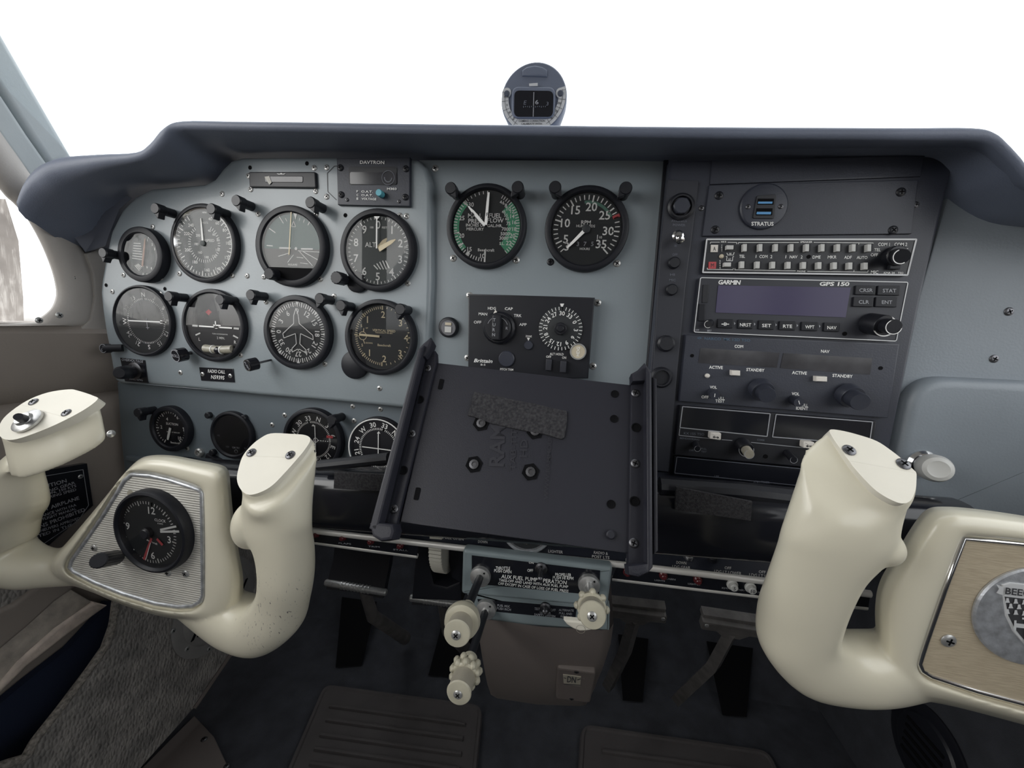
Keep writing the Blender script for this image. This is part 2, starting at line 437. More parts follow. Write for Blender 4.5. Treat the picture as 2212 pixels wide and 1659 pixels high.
# floor of dark carpet and the sloping toe board in front of it
b = MB(); b.box(Fr((0, 0, 0), V((1, 0, 0)), V((0, 1, 0))), XL - .02, XR + .02, -1.75, 0.30, -0.03, 0.0)
floor = S(b, 'floor', 'carpet')
b = MB()
toe = [(0.30, -0.03), (0.30, 0.0), (0.44, 0.16), (0.47, 0.30), (0.47, 0.86), (0.50, 0.86), (0.50, -0.03)]
b.rings([[V((x, y, z)) for y, z in toe] for x in (XL - .02, XR + .02)])
wall_front = S(b, 'wall_front', 'carpet')
# left wall: padded lower panel in two bands with a seam between
b = MB()
prof = [(-.03, 0.0), (0, 0.0), (0, .33), (.004, .345), (.012, .352), (.017, .37), (.018, .45), (.016, .52), (.010, .536), (.003, .541), (.010, .546), (.017, .562), (.019, .60), (.017, .618), (.008, .628), (-.03, .630)]
b.rings([[V((XL + dx, y, z)) for dx, z in prof] for y in (-1.75, -1.2, -0.6, -0.2, 0.0, 0.47)])
wall_left = S(b, 'wall_left', 'beige_wall')
b = MB(); b.rings([[V((XR - dx, y, z)) for dx, z in prof] for y in (-1.75, -0.6, 0.0, 0.47)])
S(b, 'wall_right', 'beige_wall')
# ceiling and the bulkhead behind the seats, with the cabin window posts
b = MB(); b.box(Fr((0, 0, 0), V((1, 0, 0)), V((0, 1, 0))), XL - .02, XR + .02, -1.75, -0.10, ZC, ZC + .03)
S(b, 'ceiling', 'headliner')
b = MB(); b.box(Fr((0, -1.75, 0)), XL - .02, XR + .02, 0, ZC, -0.03, 0.0)
S(b, 'wall_back', 'cabin_side')
for nm, X in (('trim_3', XL), ('trim_4', XR)):
    b = MB()
    for y0, y1 in ((-1.75, -1.45), (-0.78, -0.68)):
        b.box(Fr((X, 0, 0), V((0, 1, 0)), V((0, 0, 1))), y0, y1, .62, ZC, -.012, .012)
    b.box(Fr((X, 0, 0), V((0, 1, 0)), V((0, 0, 1))), -1.75, -0.10, 1.06, ZC, -.012, .012)
    S(b, nm, 'cabin_side')

# ------------------------------------------------------------------ left window surround, pillar and panes
outer = [(-400, -285), (-90, 150), (0, 284), (42, 343), (84, 404), (135, 475), (185, 545), (205, 590), (212, 640), (208, 690), (190, 705), (100, 707), (-90, 708), (-700, 716)]
inner = [(-400, -130), (-90, 290), (0, 410), (28, 438), (55, 468), (85, 520), (108, 575), (118, 612), (120, 640), (108, 668), (80, 690), (60, 697), (-90, 700), (-700, 704)]
so = spline([V((x, y, 0)) for x, y in outer], 4); si = spline([V((x, y, 0)) for x, y in inner], 4)
b = MB(); rows = []
for o_, i_ in zip(so, si):
    row = []
    for t, X in ((0, -.625), (0, -.603), (.04, -.597), (.35, -.590), (.7, -.592), (.95, -.598), (1, -.606), (1, -.625)):
        q = o_.lerp(i_, t); row.append(atx(q.x, q.y, X))
    rows.append(row)
b.rings(rows, closed=True)
trim1 = S(b, 'trim_1', 'beige_trim', smooth=1.2)
screws(trim1, Fr((-.592, 0, 0), V((0, 1, 0)), V((0, 0, 1))), [(163, 600), (128, 681), (84, 692)], r=0.0035)
# strip of trim between the surround and the panel edge
b = MB()
fx = Fr((-.597, 0, 0), V((0, 1, 0)), V((0, 0, 1)))
b.prism(fx, fx.L([(186, 548), (262, 520), (262, 610), (262, 650), (262, 725), (165, 718), (195, 690), (205, 640), (200, 590)], .004), -.03, .004, .002)
S(b, 'trim_5', 'beige_trim')
b = MB()
fx = Fr((-.612, 0, 0), V((0, 1, 0)), V((0, 0, 1)))
b.prism(fx, fx.L([(-480, -778), (-90, -96), (0, 62), (70, 185), (160, 342), (112, 362), (60, 285), (0, 192), (-90, 54), (-480, -536)]), -.05, 0, .006, 3)
b.prism(fx, fx.L([(-480, -529), (-90, 61), (0, 199), (60, 291), (112, 365), (80, 410), (40, 350), (0, 294), (-90, 168), (-480, -378)], .003), -.05, .003, .004)
S(b, 'trim_2', 'frame_paint')
b = MB()
b.rings([[atx(x, y, -.612) for x, y in inner], [atx(x, y, -.615) for x, y in inner]])
# scratched acrylic: a light haze of streaks in the pane
m = glass('scratched_pane', tint=(0.98, 0.98, 0.98), refl=0.5)
nt = m.node_tree; out = nt.nodes['Material Output']; base = out.inputs['Surface'].links[0].from_socket
df = nt.nodes.new('ShaderNodeBsdfTranslucent'); df.inputs['Color'].default_value = (.75, .72, .68, 1)
tc = nt.nodes.new('ShaderNodeTexCoord'); mp = nt.nodes.new('ShaderNodeMapping'); mp.inputs['Scale'].default_value = (1, 6, 1); mp.inputs['Rotation'].default_value = (.25, 0, 0)
ns = nt.nodes.new('ShaderNodeTexNoise'); ns.inputs['Scale'].default_value = 38; ns.inputs['Detail'].default_value = 8; ns.inputs['Distortion'].default_value = 1.2
rp = nt.nodes.new('ShaderNodeValToRGB'); rp.color_ramp.elements[0].position = .52; rp.color_ramp.elements[1].position = .75; rp.color_ramp.elements[1].color = (.4, .4, .4, 1)
ms = nt.nodes.new('ShaderNodeMixShader')
nt.links.new(tc.outputs['Object'], mp.inputs['Vector']); nt.links.new(mp.outputs[0], ns.inputs['Vector']); nt.links.new(ns.outputs['Fac'], rp.inputs[0])
nt.links.new(rp.outputs[0], ms.inputs[0]); nt.links.new(base, ms.inputs[1]); nt.links.new(df.outputs[0], ms.inputs[2]); nt.links.new(ms.outputs[0], out.inputs['Surface'])
S(b, 'window_1', 'scratched_pane')
# wrap-around windshield
b = MB(); rows = []
for k in range(15):
    t = k / 14 * 2 - 1; x = XL - .01 + (XR - XL + .02) * k / 14; ybase = 0.46 - 0.42 * abs(t) ** 2.6
    rows.append([V((x, ybase, .79)), V((x, ybase - .15, .93)), V((x, min(ybase, .3) - .28, 1.09)), V((x, -0.10, ZC))])
b.rings(rows, closed=False, cap0=False, cap1=False)
S(b, 'window_2', 'glass_pane', smooth=1.5)
# what the side window shows: a tan building edge outside on the apron
b = MB(); fo = Fr((-7.0, 0, 0), V((0, 1, 0)), V((0, 0, 1)))
mat('tan_wall', (0.26, 0.235, 0.215), 0.9, var=0.25, vscale=2)
pts = fo.L([(-400, 405), (12, 430), (40, 520), (50, 640), (52, 712)]); pts = pts + [(pts[-1][0], -1.3), (pts[0][0], -1.3)]
b.prism(fo, pts, -.4, 0)
hw = b.build('hangar_wall', 'tan_wall'); hw['label'] = 'tan building wall outside, glimpsed through the scratched side window'; hw['category'] = 'building'

# ================================================================== glareshield
top = [(78, 418), (88, 392), (112, 362), (150, 343), (225, 335), (300, 330), (335, 310), (368, 277), (400, 263), (520, 264), (700, 266), (900, 269), (1150, 272), (1400, 275), (1700, 277), (1950, 278), (2090, 278), (2138, 287), (2167, 311), (2194, 340), (2225, 375), (2320, 425), (2480, 445), (2890, 500)]
bot = [(176, 542), (196, 534), (222, 508), (250, 462), (290, 425), (330, 405), (432, 396), (468, 380), (492, 346), (560, 337), (720, 335), (900, 338), (1150, 342), (1400, 344), (1700, 334), (1950, 332), (2050, 334), (2070, 362), (2092, 388), (2112, 407), (2140, 418), (2212, 423), (2300, 424), (2600, 440)]
tS = spline([V((*p, 0)) for p in top], 4); bS = spline([V((*p, 0)) for p in bot], 4)
b = MB(); rows = []
YT = -0.052
for i, (t_, b_) in enumerate(zip(tS, bS)):
    P = aty(t_.x, t_.y, YT); Q = aty(b_.x, b_.y, 0.004)
    h = max(.012, (P.z - Q.z)); row = []
    left = max(0.0, 1 - i / 22.0)
    # windscreen side, down the slope of the cowl, over the rolled lip, under it and back to the panel
    yb = 0.40 - 0.40 * left ** .8
    row += [V((P.x, yb + .03, P.z - .035)), V((P.x, yb * .5, P.z - .006)), V((P.x, YT + .016, P.z - .0008))]
    for a in (90, 62, 34, 6, -22, -50, -78):
        r = min(.016, h * .36); c = V((P.x, YT, P.z - r))
        row.append(c + V((0, -r * math.cos(math.radians(a)), r * math.sin(math.radians(a)))))
    last = row[-1]
    row.append(last.lerp(Q, .45) + V((0, -.004, -.002 if left == 0 else 0))); row.append(V((Q.x, Q.y - .004, Q.z))); row.append(V((Q.x, Q.y + .02, Q.z)))
    rows.append(row)
b.rings(rows, closed=False, cap0=False, cap1=False)
gs = thing('glareshield', 'dark padded glareshield overhanging the top of the panel', 'glareshield', aty(1150, 300, 0))
b.build('pad', 'pad', gs, smooth=1.6)
# side gusset below the left end of the pad, with its welt seam
b = MB()
fx = Fr((-.585, 0, 0), V((0, 1, 0)), V((0, 0, 1)))
g = [(84, 412), (130, 418), (200, 420), (262, 418), (285, 428), (258, 452), (238, 500), (228, 530), (185, 545), (150, 500), (110, 445)]
P0 = [atx(x, y, -.578) if x < 150 else aty(x, y, -.004) for x, y in g]
b.add(P0 + [p + V((-.02, .012, 0)) for p in P0], [tuple(range(len(g)))] + [(i, (i + 1) % len(g), len(g) + (i + 1) % len(g), len(g) + i) for i in range(len(g))])
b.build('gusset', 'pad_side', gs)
b = MB()
b.tube([P0[i] + V((.001, -.002, 0)) for i in (0, 1, 2, 3)], .0012, 6)
b.build('welt_seam', 'pad', gs)

# ================================================================== instrument panels
PN = plane_y(0.0)
FP = plane_y(-0.006)                                     # face of the floating pilot panel
FC = plane_y(0.004)                                      # centre and right panels
FL = plane_y(0.006)                                      # lower sub panel
pp = thing('pilot_panel', 'grey painted shock-mounted panel carrying the flight instruments on the left', 'instrument panel', aty(560, 700, 0))
outline = [(228, 545), (238, 500), (262, 452), (290, 425), (325, 407), (440, 397), (462, 386), (480, 362), (497, 346), (520, 339), (700, 338), (878, 339), (904, 345), (922, 362), (931, 395), (932, 600), (926, 770), (908, 886), (730, 868), (560, 854), (440, 842), (317, 831), (258, 829), (247, 822), (243, 810), (235, 763), (226, 717), (219, 670), (215, 632), (217, 608)]
b = MB(); b.prism(FP, FP.L(outline), -.012, 0, .0045, 4)
b.build('panel_plate', 'grey_paint', pp)
cp = thing('centre_panel', 'light grey panel behind the two large engine gauges', 'instrument panel', aty(1170, 600, 0))
b = MB(); b.prism(FC, FC.L([(905, 345), (1436, 346), (1420, 520), (1398, 770), (1380, 930), (880, 930), (900, 600)]), -.012, 0, .001)
b.build('panel_plate', 'grey_paint', cp)
b = MB(); b.prism(FC, FC.L([(1433, 348), (1443, 348), (1428, 520), (1407, 780), (1390, 930), (1379, 930), (1397, 775), (1418, 520)]), 0, .003, .001)
b.build('edge_channel', 'black', cp)
lp = thing('lower_panel', 'dull blue grey sub panel below the flight instruments', 'instrument panel', aty(560, 930, 0))
b = MB(); b.prism(FL, FL.L([(252, 825), (930, 880), (930, 1130), (275, 1080), (262, 960)]), -.012, 0, .002)
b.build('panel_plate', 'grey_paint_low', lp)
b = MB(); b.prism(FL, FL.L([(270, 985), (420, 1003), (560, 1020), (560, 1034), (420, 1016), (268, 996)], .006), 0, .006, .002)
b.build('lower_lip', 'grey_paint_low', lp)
rp_ = thing('right_panel', 'bare grey panel on the far right with the glove box door', 'instrument panel', aty(2120, 700, 0))
b = MB(); b.prism(FC, FC.L([(2075, 335), (2200, 400)]) + [(XR - .004, .752), (XR - .004, .40)] + FC.L([(1905, 1160), (1925, 940), (1985, 640)]), -.012, 0, .001)
b.build('panel_plate', 'grey_paint_right', rp_)
b = MB()
_a, _b, _c = FC.L([(1975, 812), (1915, 1150), (1935, 1000)], .012); gd = round_poly([_a, (XR - .03, FC.l(2420, 832, .012)[1]), (XR - .03, FC.l(2420, 1230, .012)[1]), _b, _c], [.03, .03, .02, .01, .01], 8)
b.prism(FC, gd, 0, .012, .008, 4)
door = b.build('glove_box_door', 'grey_paint_right', rp_)
screws(rp_, FC, [(2179, 673), (2147, 775)], r=.0036, me=SCREW_DARK)
screws(pp, FP, [(480, 419), (542, 409), (682, 413), (706, 362), (706, 425), (558, 462), (683, 463), (878, 467), (570, 598), (692, 603), (881, 612), (330, 490), (267, 594), (348, 600), (388, 591), (502, 595), (243, 630), (347, 635), (388, 644), (534, 596), (575, 652), (520, 767), (390, 805), (702, 786), (722, 640), (820, 839), (864, 466), (537, 380), (679, 363)], r=.0030)
screws(cp, FC, [(940, 364), (979, 558), (1115, 562), (1333, 569), (1014, 638), (1291, 654), (1010, 773), (1281, 791)], r=.0036)
screws(cp, FC, [(1189, 566)], r=.0036, me=SCREW_BLACK)
screws(lp, FL, [(405, 969), (615, 897), (588, 918), (762, 878), (765, 909), (822, 884), (395, 890)], r=.0030)
for x, y in [(229, 616), (356, 624), (663, 353), (540, 362), (746, 465)]: MB().disc(FP.at(x, y, .0002), .0022, n=14).build('drilled_hole', 'black_matt', pp)
b = MB()                                                 # engraved outline of the cover plate beside the thermometer
b.pxline(FP, [(733, 358), (722, 359), (707, 374), (708, 414), (727, 432)], 1.6, .0003)
b.build('plate_seam', 'black', pp)

# right-hand windscreen post and window sill trim
b = MB(); b.tube([V((XR + .004, .06, .74)), V((XR + .004, -.03, .92)), V((XR + .002, -.14, 1.10)), V((XR, -.22, ZC))], [.03, .026, .026, .03], 12)
S(b, 'trim_6', 'frame_paint', smooth=1.2)
# ================================================================== round instruments
def zc(x0, y0, s): return lambda x, y: (x0 + x / s, y0 + y / s)
zA, zB, zC, zD, zE, zF = zc(200, 320, 5.5306), zc(520, 320, 5.185), zc(200, 600, 6.1444), zc(520, 600, 5.2667), zc(900, 330, 4.0963), zc(930, 600, 4.3373)
zL = zc(240, 850, 3.4563)
def ptxt(mk, fr, s, c, h, z=.0004, rot=0.0, **k):
    x, y = fr.l(c[0], c[1], z); mk.text(fr, s, x, y, h * mpp(fr.p(x, y, z)), rot, z, **k)
def nums(mk, fr, items, r, h, rotate=False, z=.0004, **k):
    for ang, t in items:
        a = math.radians(ang); mk.text(fr, t, r * math.sin(a), r * math.cos(a), h, -a if rotate else 0, z, **k)
def gauge(name, label, base, box, prot=.007, lip=.0055, dial='dial', bez='bezel', zd=.0040, chrome=False, group=None, cat='gauge'):
    l, r, t, b_ = box; c = ((l + r) / 2, (t + b_) / 2)
    f = base.at(c[0], c[1], prot)
    x0, _ = f.l(l, c[1]); x1, _ = f.l(r, c[1]); _, y0 = f.l(c[0], b_); _, y1 = f.l(c[0], t)
    R = ((x1 - x0) + (y1 - y0)) / 4
    f = f.sub((x0 + x1) / 2, (y0 + y1) / 2)
    root = thing(name, label, cat, f.p(0, 0, -prot), group)
    Ri = R - lip; mb = MB(); rb = .0022
    mb.lathe(f, [(R, -prot), (R, -rb), (R - rb * .3, -rb * .3), (R - rb, 0), (Ri + .0012, 0), (Ri, -.0012), (Ri - .0006, zd - prot)], 56, cap1=False)
    mb.build('bezel', bez, root)
    if chrome:
        mb = MB(); mb.lathe(f, [(Ri + .0004, -.0006), (Ri - .0012, -.0022), (Ri - .0022, -.0034)], 56, cap1=False); mb.build('inner_ring', 'chrome', root)
    d = f.sub(0, 0, zd - prot)
    MB().disc(d, Ri - .0004, 0, 56).build('dial', dial, root)
    return root, d, Ri, f
def glassdisc(root, f, Ri, z=-.0016): MB().disc(f, Ri, z, 48).build('glass_cover', 'glass', root)
def needle(root, d, ang, r0, r1, w0, w1, z, m='white', name='needle', wm=None, rm=.7):
    mb = MB(); a = math.radians(ang); c, q = math.sin(a), math.cos(a)
    P = lambda r, t, zz: d.p(r * c + t * q, r * q - t * c, zz)
    pr = [(r0, w0), (r0 + (r1 - r0) * rm, wm if wm else w0), (r1, w1)]
    rs = []
    for r, w in pr: rs.append([P(r, -w / 2, z), P(r, w / 2, z), P(r, w / 2, z + .0006), P(r, -w / 2, z + .0006)])
    mb.rings(rs); return mb.build(name, m, root)
def hubcap(root, d, r, z, m='black'): MB().lathe(d, [(r, z), (r, z + .0015), (r * .7, z + .002)], 20).build('needle_hub', m, root)

# --- small gauge at the far left
g, d, R, f = gauge('small_gauge', 'small round gauge with white stripes and orange needle at the far upper left', FP, (250.6, 351, 489.6, 607.5), prot=.010, lip=.0075, dial='dial_reflect')
mk = MB()
for i in range(7): mk.pxline(d, [zA(480 - i * 3 + 10, 1135 + i * 30), zA(575 + i * 4, 1140 + i * 32)], 1.6, .0004)
for t, x, y in (('1', 655, 1100), ('2', 712, 1150), ('10', 600, 1405), ('9', 650, 1425), ('8', 702, 1435), ('3', 740, 1205)): ptxt(mk, d, t, zA(x, y), 5)
for i in range(4): mk.pxline(d, [zA(505 + i * 12, 1400 - i * 6), zA(560 + i * 10, 1465 - i * 14)], 1.6, .0004)
mk.ticks(d, 20, 190, 12, R * .86, R * .97, .0005, .0004); mk.build('dial_markings', 'white', g)
mat('orange_dim', (0.42, 0.22, 0.14), 0.5)
needle(g, d, 12, -R * .55, R * .8, .0022, .0010, .001, 'orange_dim'); glassdisc(g, f, R)

# --- airspeed indicator
g, d, R, f = gauge('airspeed_indicator', 'airspeed indicator with double number ring, needle pointing straight up', FP, (364.6, 510, 439, 609), prot=.007, lip=.0055, dial='dial_reflect', chrome=True)
mk = MB()
for t, x, y in (('40', 1405, 845), ('60', 1490, 895), ('80', 1575, 980), ('100', 1625, 1135), ('120', 1612, 1305), ('140', 1500, 1440), ('160', 1370, 1455), ('180', 1225, 1360), ('200', 1135, 1215), ('220', 1125, 1020), ('240', 1175, 920)): ptxt(mk, d, t, zA(x, y), 6.6)
for t, x, y in (('40', 1395, 985), ('60', 1450, 1030), ('80', 1500, 1100), ('100', 1497, 1215), ('120', 1455, 1292), ('140', 1365, 1302), ('160', 1285, 1245), ('180', 1240, 1145), ('200', 1260, 1042)): ptxt(mk, d, t, zA(x, y), 5.4)
ptxt(mk, d, 'AIRSPEED', zA(1375, 1102), 5.5); ptxt(mk, d, 'KNOTS', zA(1335, 892), 4); ptxt(mk, d, 'MPH', zA(1335, 770), 4)
mk.ticks(d, 22, 325, 44, R * .86, R * .95, .0006, .0004, skip=4); mk.ticks(d, 22, 325, 11, R * .80, R * .95, .0009, .0004)
mk.ticks(d, 30, 325, 36, R * .47, R * .56, .0006, .0004)
mk.build('dial_markings', 'white', g)
mk = MB(); mk.arc(d, R * .93, R * .985, 40, 130, .0003); mk.build('white_arc', 'white', g)
needle(g, d, -2, -R * .02, R * .72, .0022, .0010, .0015, 'white', wm=.0018); hubcap(g, d, .003, .001, 'dial_reflect'); glassdisc(g, f, R)

# --- attitude indicator
g, d, R, f = gauge('attitude_indicator', 'attitude indicator with teal sky, black lower half and white horizon bar', FP, (548.5, 704, 442.5, 618), prot=.008, lip=.0075, dial='dial_reflect')
mat('sky_teal', (0.075, 0.145, 0.135), 0.5); mat('ground_grey', (0.085, 0.085, 0.08), 0.5)
def half(a0, a1, rr): return [(rr * math.sin(math.radians(a0 + (a1 - a0) * i / 24)), rr * math.cos(math.radians(a0 + (a1 - a0) * i / 24))) for i in range(25)]
MB().flat(d, half(-94, 94, R * .97), .0003).build('sky_half', 'sky_teal', g)
MB().flat(d, half(94, 266, R * .97), .0003).build('ground_half', 'ground_grey', g)
yl = f.l(*zB(600, 1340), -.0010)[1]; a0 = math.degrees(math.acos(max(-1, min(1, yl / R))))
MB().flat(f, half(a0, 360 - a0, R), -.0010).build('lower_mask', 'black_matt', g)
mk = MB()
for p, q, w in (((430, 1118), (560, 1120), 3.2), ((675, 1128), (808, 1130), 3.2), ((430, 765), (478, 842), 2), ((320, 900), (388, 948), 2), ((290, 1090), (360, 1096), 2), ((500, 785), (518, 822), 1.2), ((752, 862), (772, 825), 2), ((655, 815), (662, 782), 1.2), ((702, 836), (712, 800), 1.2), ((420, 1212), (535, 1178), 1.6), ((590, 1195), (525, 1280), 1.6), ((660, 1160), (805, 1318), 1.6), ((700, 1160), (870, 1255), 1.6), ((640, 1150), (890, 1165), 1.4), ((625, 1222), (700, 1230), 1.4), ((665, 1285), (750, 1296), 1.4), ((590, 815), (570, 878), 1.6), ((590, 815), (615, 880), 1.6), ((570, 878), (615, 880), 1.6)):
    mk.pxline(d, [zB(*p), zB(*q)], w, .0008)
mk.disc(d.at(*zB(618, 1125), .001), .0016, n=14)
x, y = d.l(*zB(582, 1300)); ptxt(mk, d, 'NULAIRE', zB(582, 1304), 4)
mk.build('dial_markings', 'white', g)
mk = MB(); mk.pxline(d, [zB(565, 710), zB(540, 1195)], 2.6, .003); mk.build('course_bar', 'amber_white', g)
mk = MB(); mk.pxflat(d, [zB(592, 730), zB(630, 730), zB(612, 800)], .0012); mk.build('roll_pointer', 'white', g)
mb = MB(); knob(mb, f.at(*zB(392, 1420), .0), .0062, .010, n=24, flute=.05); mb.build('adjust_knob', 'bezel', g)
glassdisc(g, f, R)

# --- altimeter
g, d, R, f = gauge('altimeter', 'altimeter with thin needle at zero and broad hands pointing at two', FP, (732, 896, 449, 628.6), prot=.008, lip=.0065, dial='dial_reflect')
mk = MB()
nums(mk, d, [(36 * i, str(i)) for i in range(10)], R * .74, .0078)
mk.ticks(d, 0, 360, 50, R * .89, R * .96, .0006, .0004, skip=5); mk.ticks(d, 0, 360, 10, R * .86, R * .97, .0009, .0004)
mk.text(d, 'ALT', -R * .24, R * .17, .0048, 0, .0004); mk.text(d, '100', -R * .2, R * .66, .002, 0, .0004); mk.text(d, 'FEET', R * .2, R * .66, .002, 0, .0004)
for i in range(5): mk.pxline(d, [zB(1490 + i * 33, 1310 - 18 * min(i, 3) - (0 if i < 3 else -4)), zB(1535 + i * 32, 1358 - (0 if i < 3 else (i - 3) * 12))], 2.4, .0004)
for t, y in (('299', 1110), ('300', 1165), ('301', 1215)): ptxt(mk, d, t, zB(1850, y), 4)
mk.build('dial_markings', 'white', g)
needle(g, d, 0, R * .05, R * .94, .0013, .0007, .003, name='long_needle'); mb = MB(); mb.flat(d, [(-.0032, R * .95), (.0032, R * .95), (0, R * .84)], .0032); mb.build('needle_triangle', 'white', g)
needle(g, d, 61, R * .06, R * .66, .0052, .0008, .002, 'amber_white', wm=.0036, rm=.75, name='hundreds_hand')
needle(g, d, 40, R * .06, R * .46, .0060, .0010, .0012, 'amber_white', wm=.0046, name='thousands_hand')
mb = MB(); c = f.at(*zB(1150, 1470), -.002); mb.lathe(f.at(*zB(1300, 1500), -.005), [(.011, -.003), (.011, .001), (.009, .002)], 24); mb.build('knob_ear', 'bezel', g)
mb = MB(); knob(mb, c, .0066, .013, n=26, flute=.07); mb.build('setting_knob', 'black', g)
glassdisc(g, f, R)

# --- direction indicator with course arrow, far left of the second row
g, d, R, f = gauge('course_indicator', 'compass-rose indicator with horizontal white course arrow, left end of second row', FP, (239, 370, 617, 767.6), prot=.006, lip=.0035, dial='dial')
mk = MB(); rr = R * .70
cx, cy = d.l(*zC(715, 575)); dd = d.sub(cx, cy)
nums(mk, dd, [(-3 + 30 * i, t) for i, t in enumerate(['N', '3', '6', 'E', '12', '15', 'S', '21', '24', 'W', '30', '33'])], rr * 1.14, .0052, rotate=True)
mk.ticks(dd, -3, 357, 72, rr * .92, rr, .0006, .0004); mk.build('dial_markings', 'white', g)
mk = MB(); mk.pxline(d, [zC(470, 568), zC(960, 590)], 2.6, .001); mk.pxflat(d, [zC(900, 560), zC(985, 592), zC(895, 610)], .001); mk.build('course_arrow', 'white', g)
mk = MB(); mk.pxline(d, [zC(712, 540), zC(732, 685)], 1.2, .0008); mk.pxline(d, [zC(710, 660), zC(752, 664)], 1.2, .0008); mk.build('aircraft_mark', 'white_dim', g)
mb = MB(); k = f.at(*zC(150, 938), .006); base = f.p(*f.l(*zC(400, 930), -.004), -.004)
mb.tube([base, k.o], .0045, 18); mb.build('knob_shaft', 'black', g)
mb = MB(); mb.lathe(k, [(.0055, -.006), (.0055, .0005), (.005, .0008)], 24); kk = mb.build('setting_knob', 'bezel', g)
mk = MB(); mk.arc(k, .0046, .0052, 0, 360, .001, 24); mk.text(k, 'OBS', 0, 0, .0028, .9, .001); mk.build('knob_lettering', 'white_dim', kk)
glassdisc(g, f, R)

# --- turn coordinator
g, d, R, f = gauge('turn_coordinator', 'turn coordinator with little white aircraft and curved ball tube', FP, (388.8, 527, 625, 780), prot=.007, lip=.005, dial='dial_dark')
mk = MB()
for p, q, w in (((1410, 640), (1640, 655), 3), ((1640, 655), (1850, 668), 3), ((1600, 628), (1700, 634), 2.4), ((1628, 575), (1632, 640), 2.6)): mk.pxline(d, [zC(*p), zC(*q)], w, .0016)
mk.pxflat(d, [zC(1600, 655), zC(1640, 675), zC(1690, 660), zC(1640, 640)], .0016)
mk.build('aircraft_bar', 'white', g)
mk = MB()
for p in ([(1325, 622), (1398, 628), (1395, 652), (1322, 645)], [(1872, 658), (1945, 665), (1942, 690), (1868, 683)], [(1362, 752), (1425, 725), (1432, 742), (1370, 770)], [(1870, 757), (1935, 792), (1928, 810), (1860, 775)]): mk.pxflat(d, [zC(*q) for q in p], .0005)
for t, x, y, h in (('L', 1418, 815, 6.5), ('R', 1892, 855, 7), ('2 MIN.', 1702, 800, 5), ('TURN COORDINATOR', 1690, 748, 2.6)): ptxt(mk, d, t, zC(x, y), h)
mk.build('dial_markings', 'white', g)
mk = MB(); mk.pxflat(d, [zC(1540, 418), zC(1582, 455), zC(1540, 500), zC(1498, 455)], .0005); mk.build('warning_flag', 'red', g)
mb = MB()
P = [d.p(*d.l(*zC(1495 + 370 * i / 8, 935 + 12 * i / 8 + 14 * math.sin(PI * i / 8)), .001), .001) for i in range(9)]
mb.tube(P, .0046, 12); tb = mb.build('ball_tube', 'ball_tube', g)
mb = MB()
for x, y in ((1605, 950), (1722, 960)): mb.lathe(Fr(d.p(*d.l(*zC(x, y), .001), .001), d.ey, d.ez), [(.0050, -.0005), (.0050, .0005)], 16, cap0=True)
mb.build('tube_line', 'white', tb, kind='stuff')
mb = MB(); q = d.sub(*d.l(*zC(1664, 962), .003), .003)
mb.lathe(q, [(.0044, -.001), (.0042, .001), (.003, .0026), (.001, .0032)], 18); mb.build('slip_ball', 'black_gloss', tb)
glassdisc(g, f, R)

# --- directional gyro with aircraft outline
g, d, R, f = gauge('heading_indicator', 'heading indicator with white swept-wing aircraft outline in the middle', FP, (566, 712.7, 638, 797.5), prot=.008, lip=.0065, dial='dial')
mk = MB()
nums(mk, d, [(-90 + 30 * i, str(t)) for i, t in enumerate([0, 3, 6, 9, 12, 15, 18, 21, 24, 27, 30, 33])], R * .69, .0055, rotate=True, bold=.015)
mk.ticks(d, 0, 360, 72, R * .84, R * .95, .0006, .0004, skip=2); mk.ticks(d, 0, 360, 36, R * .82, R * .97, .0009, .0004)
for a in (0, 45, 90, 135, 180, 225, 270, 315): mk.tick(d, a, R * .98, R * .84, .0030, .0005, .0004)
mk.build('dial_markings', 'white', g)
mk = MB()
ac = [(628, 345), (655, 430), (665, 520), (820, 655), (825, 705), (680, 635), (672, 752), (742, 820), (742, 855), (665, 812), (655, 830), (648, 812), (585, 845), (582, 805), (632, 752), (622, 635), (490, 685), (478, 635), (602, 520), (602, 430)]
mk.pxline(d, [zD(*p) for p in ac], 1.6, .0015, closed=True); mk.build('aircraft_outline', 'white', g)
glassdisc(g, f, R)

# --- vertical speed indicator
g, d, R, f = gauge('vertical_speed_indicator', 'vertical speed indicator with cream needle at zero and cream numerals', FP, (742, 897, 646.5, 810), prot=.008, lip=.0055, dial='dial')
mk = MB()
for t, x, y in (('1', 1442, 475), ('2', 1620, 418), ('3', 1818, 515), ('4', 1882, 685), ('3', 1812, 858), ('2', 1633, 922), ('1', 1465, 853)): ptxt(mk, d, t, zD(x, y), 14)
for t, x, y, h in (('5', 1372, 545, 6), ('5', 1382, 766, 6), ('UP', 1435, 572, 3), ('DOWN', 1460, 742, 3.4), ('VERTICAL SPEED', 1628, 602, 5), ('THOUSAND FT PER MIN', 1628, 628, 2.6), ('Beechcraft', 1632, 768, 5)): ptxt(mk, d, t, zD(x, y), h)
cx, cy = d.l(*zD(1610, 665)); dd = d.sub(cx, cy)
mk.ticks(dd, -90, 0, 20, R * .82, R * .90, .0006, .0004); mk.ticks(dd, -90, -180, 20, R * .82, R * .90, .0006, .0004); mk.ticks(dd, 0, 180, 18, R * .84, R * .90, .0006, .0004)
for a in (-90, -45, 0, 45, 90, 135, 180, 225): mk.tick(dd, a, R * .80, R * .92, .0013, .0004)
mk.arc(d.at(*zD(1390, 660)), .0040, .0046, 0, 360, .0004, 20)
mk.pxline(d, [zD(1398, 615), zD(1400, 575)], 1.6, .0004); mk.pxline(d, [zD(1395, 705), zD(1410, 750)], 1.6, .0004)
mk.build('dial_markings', 'amber_white', g)
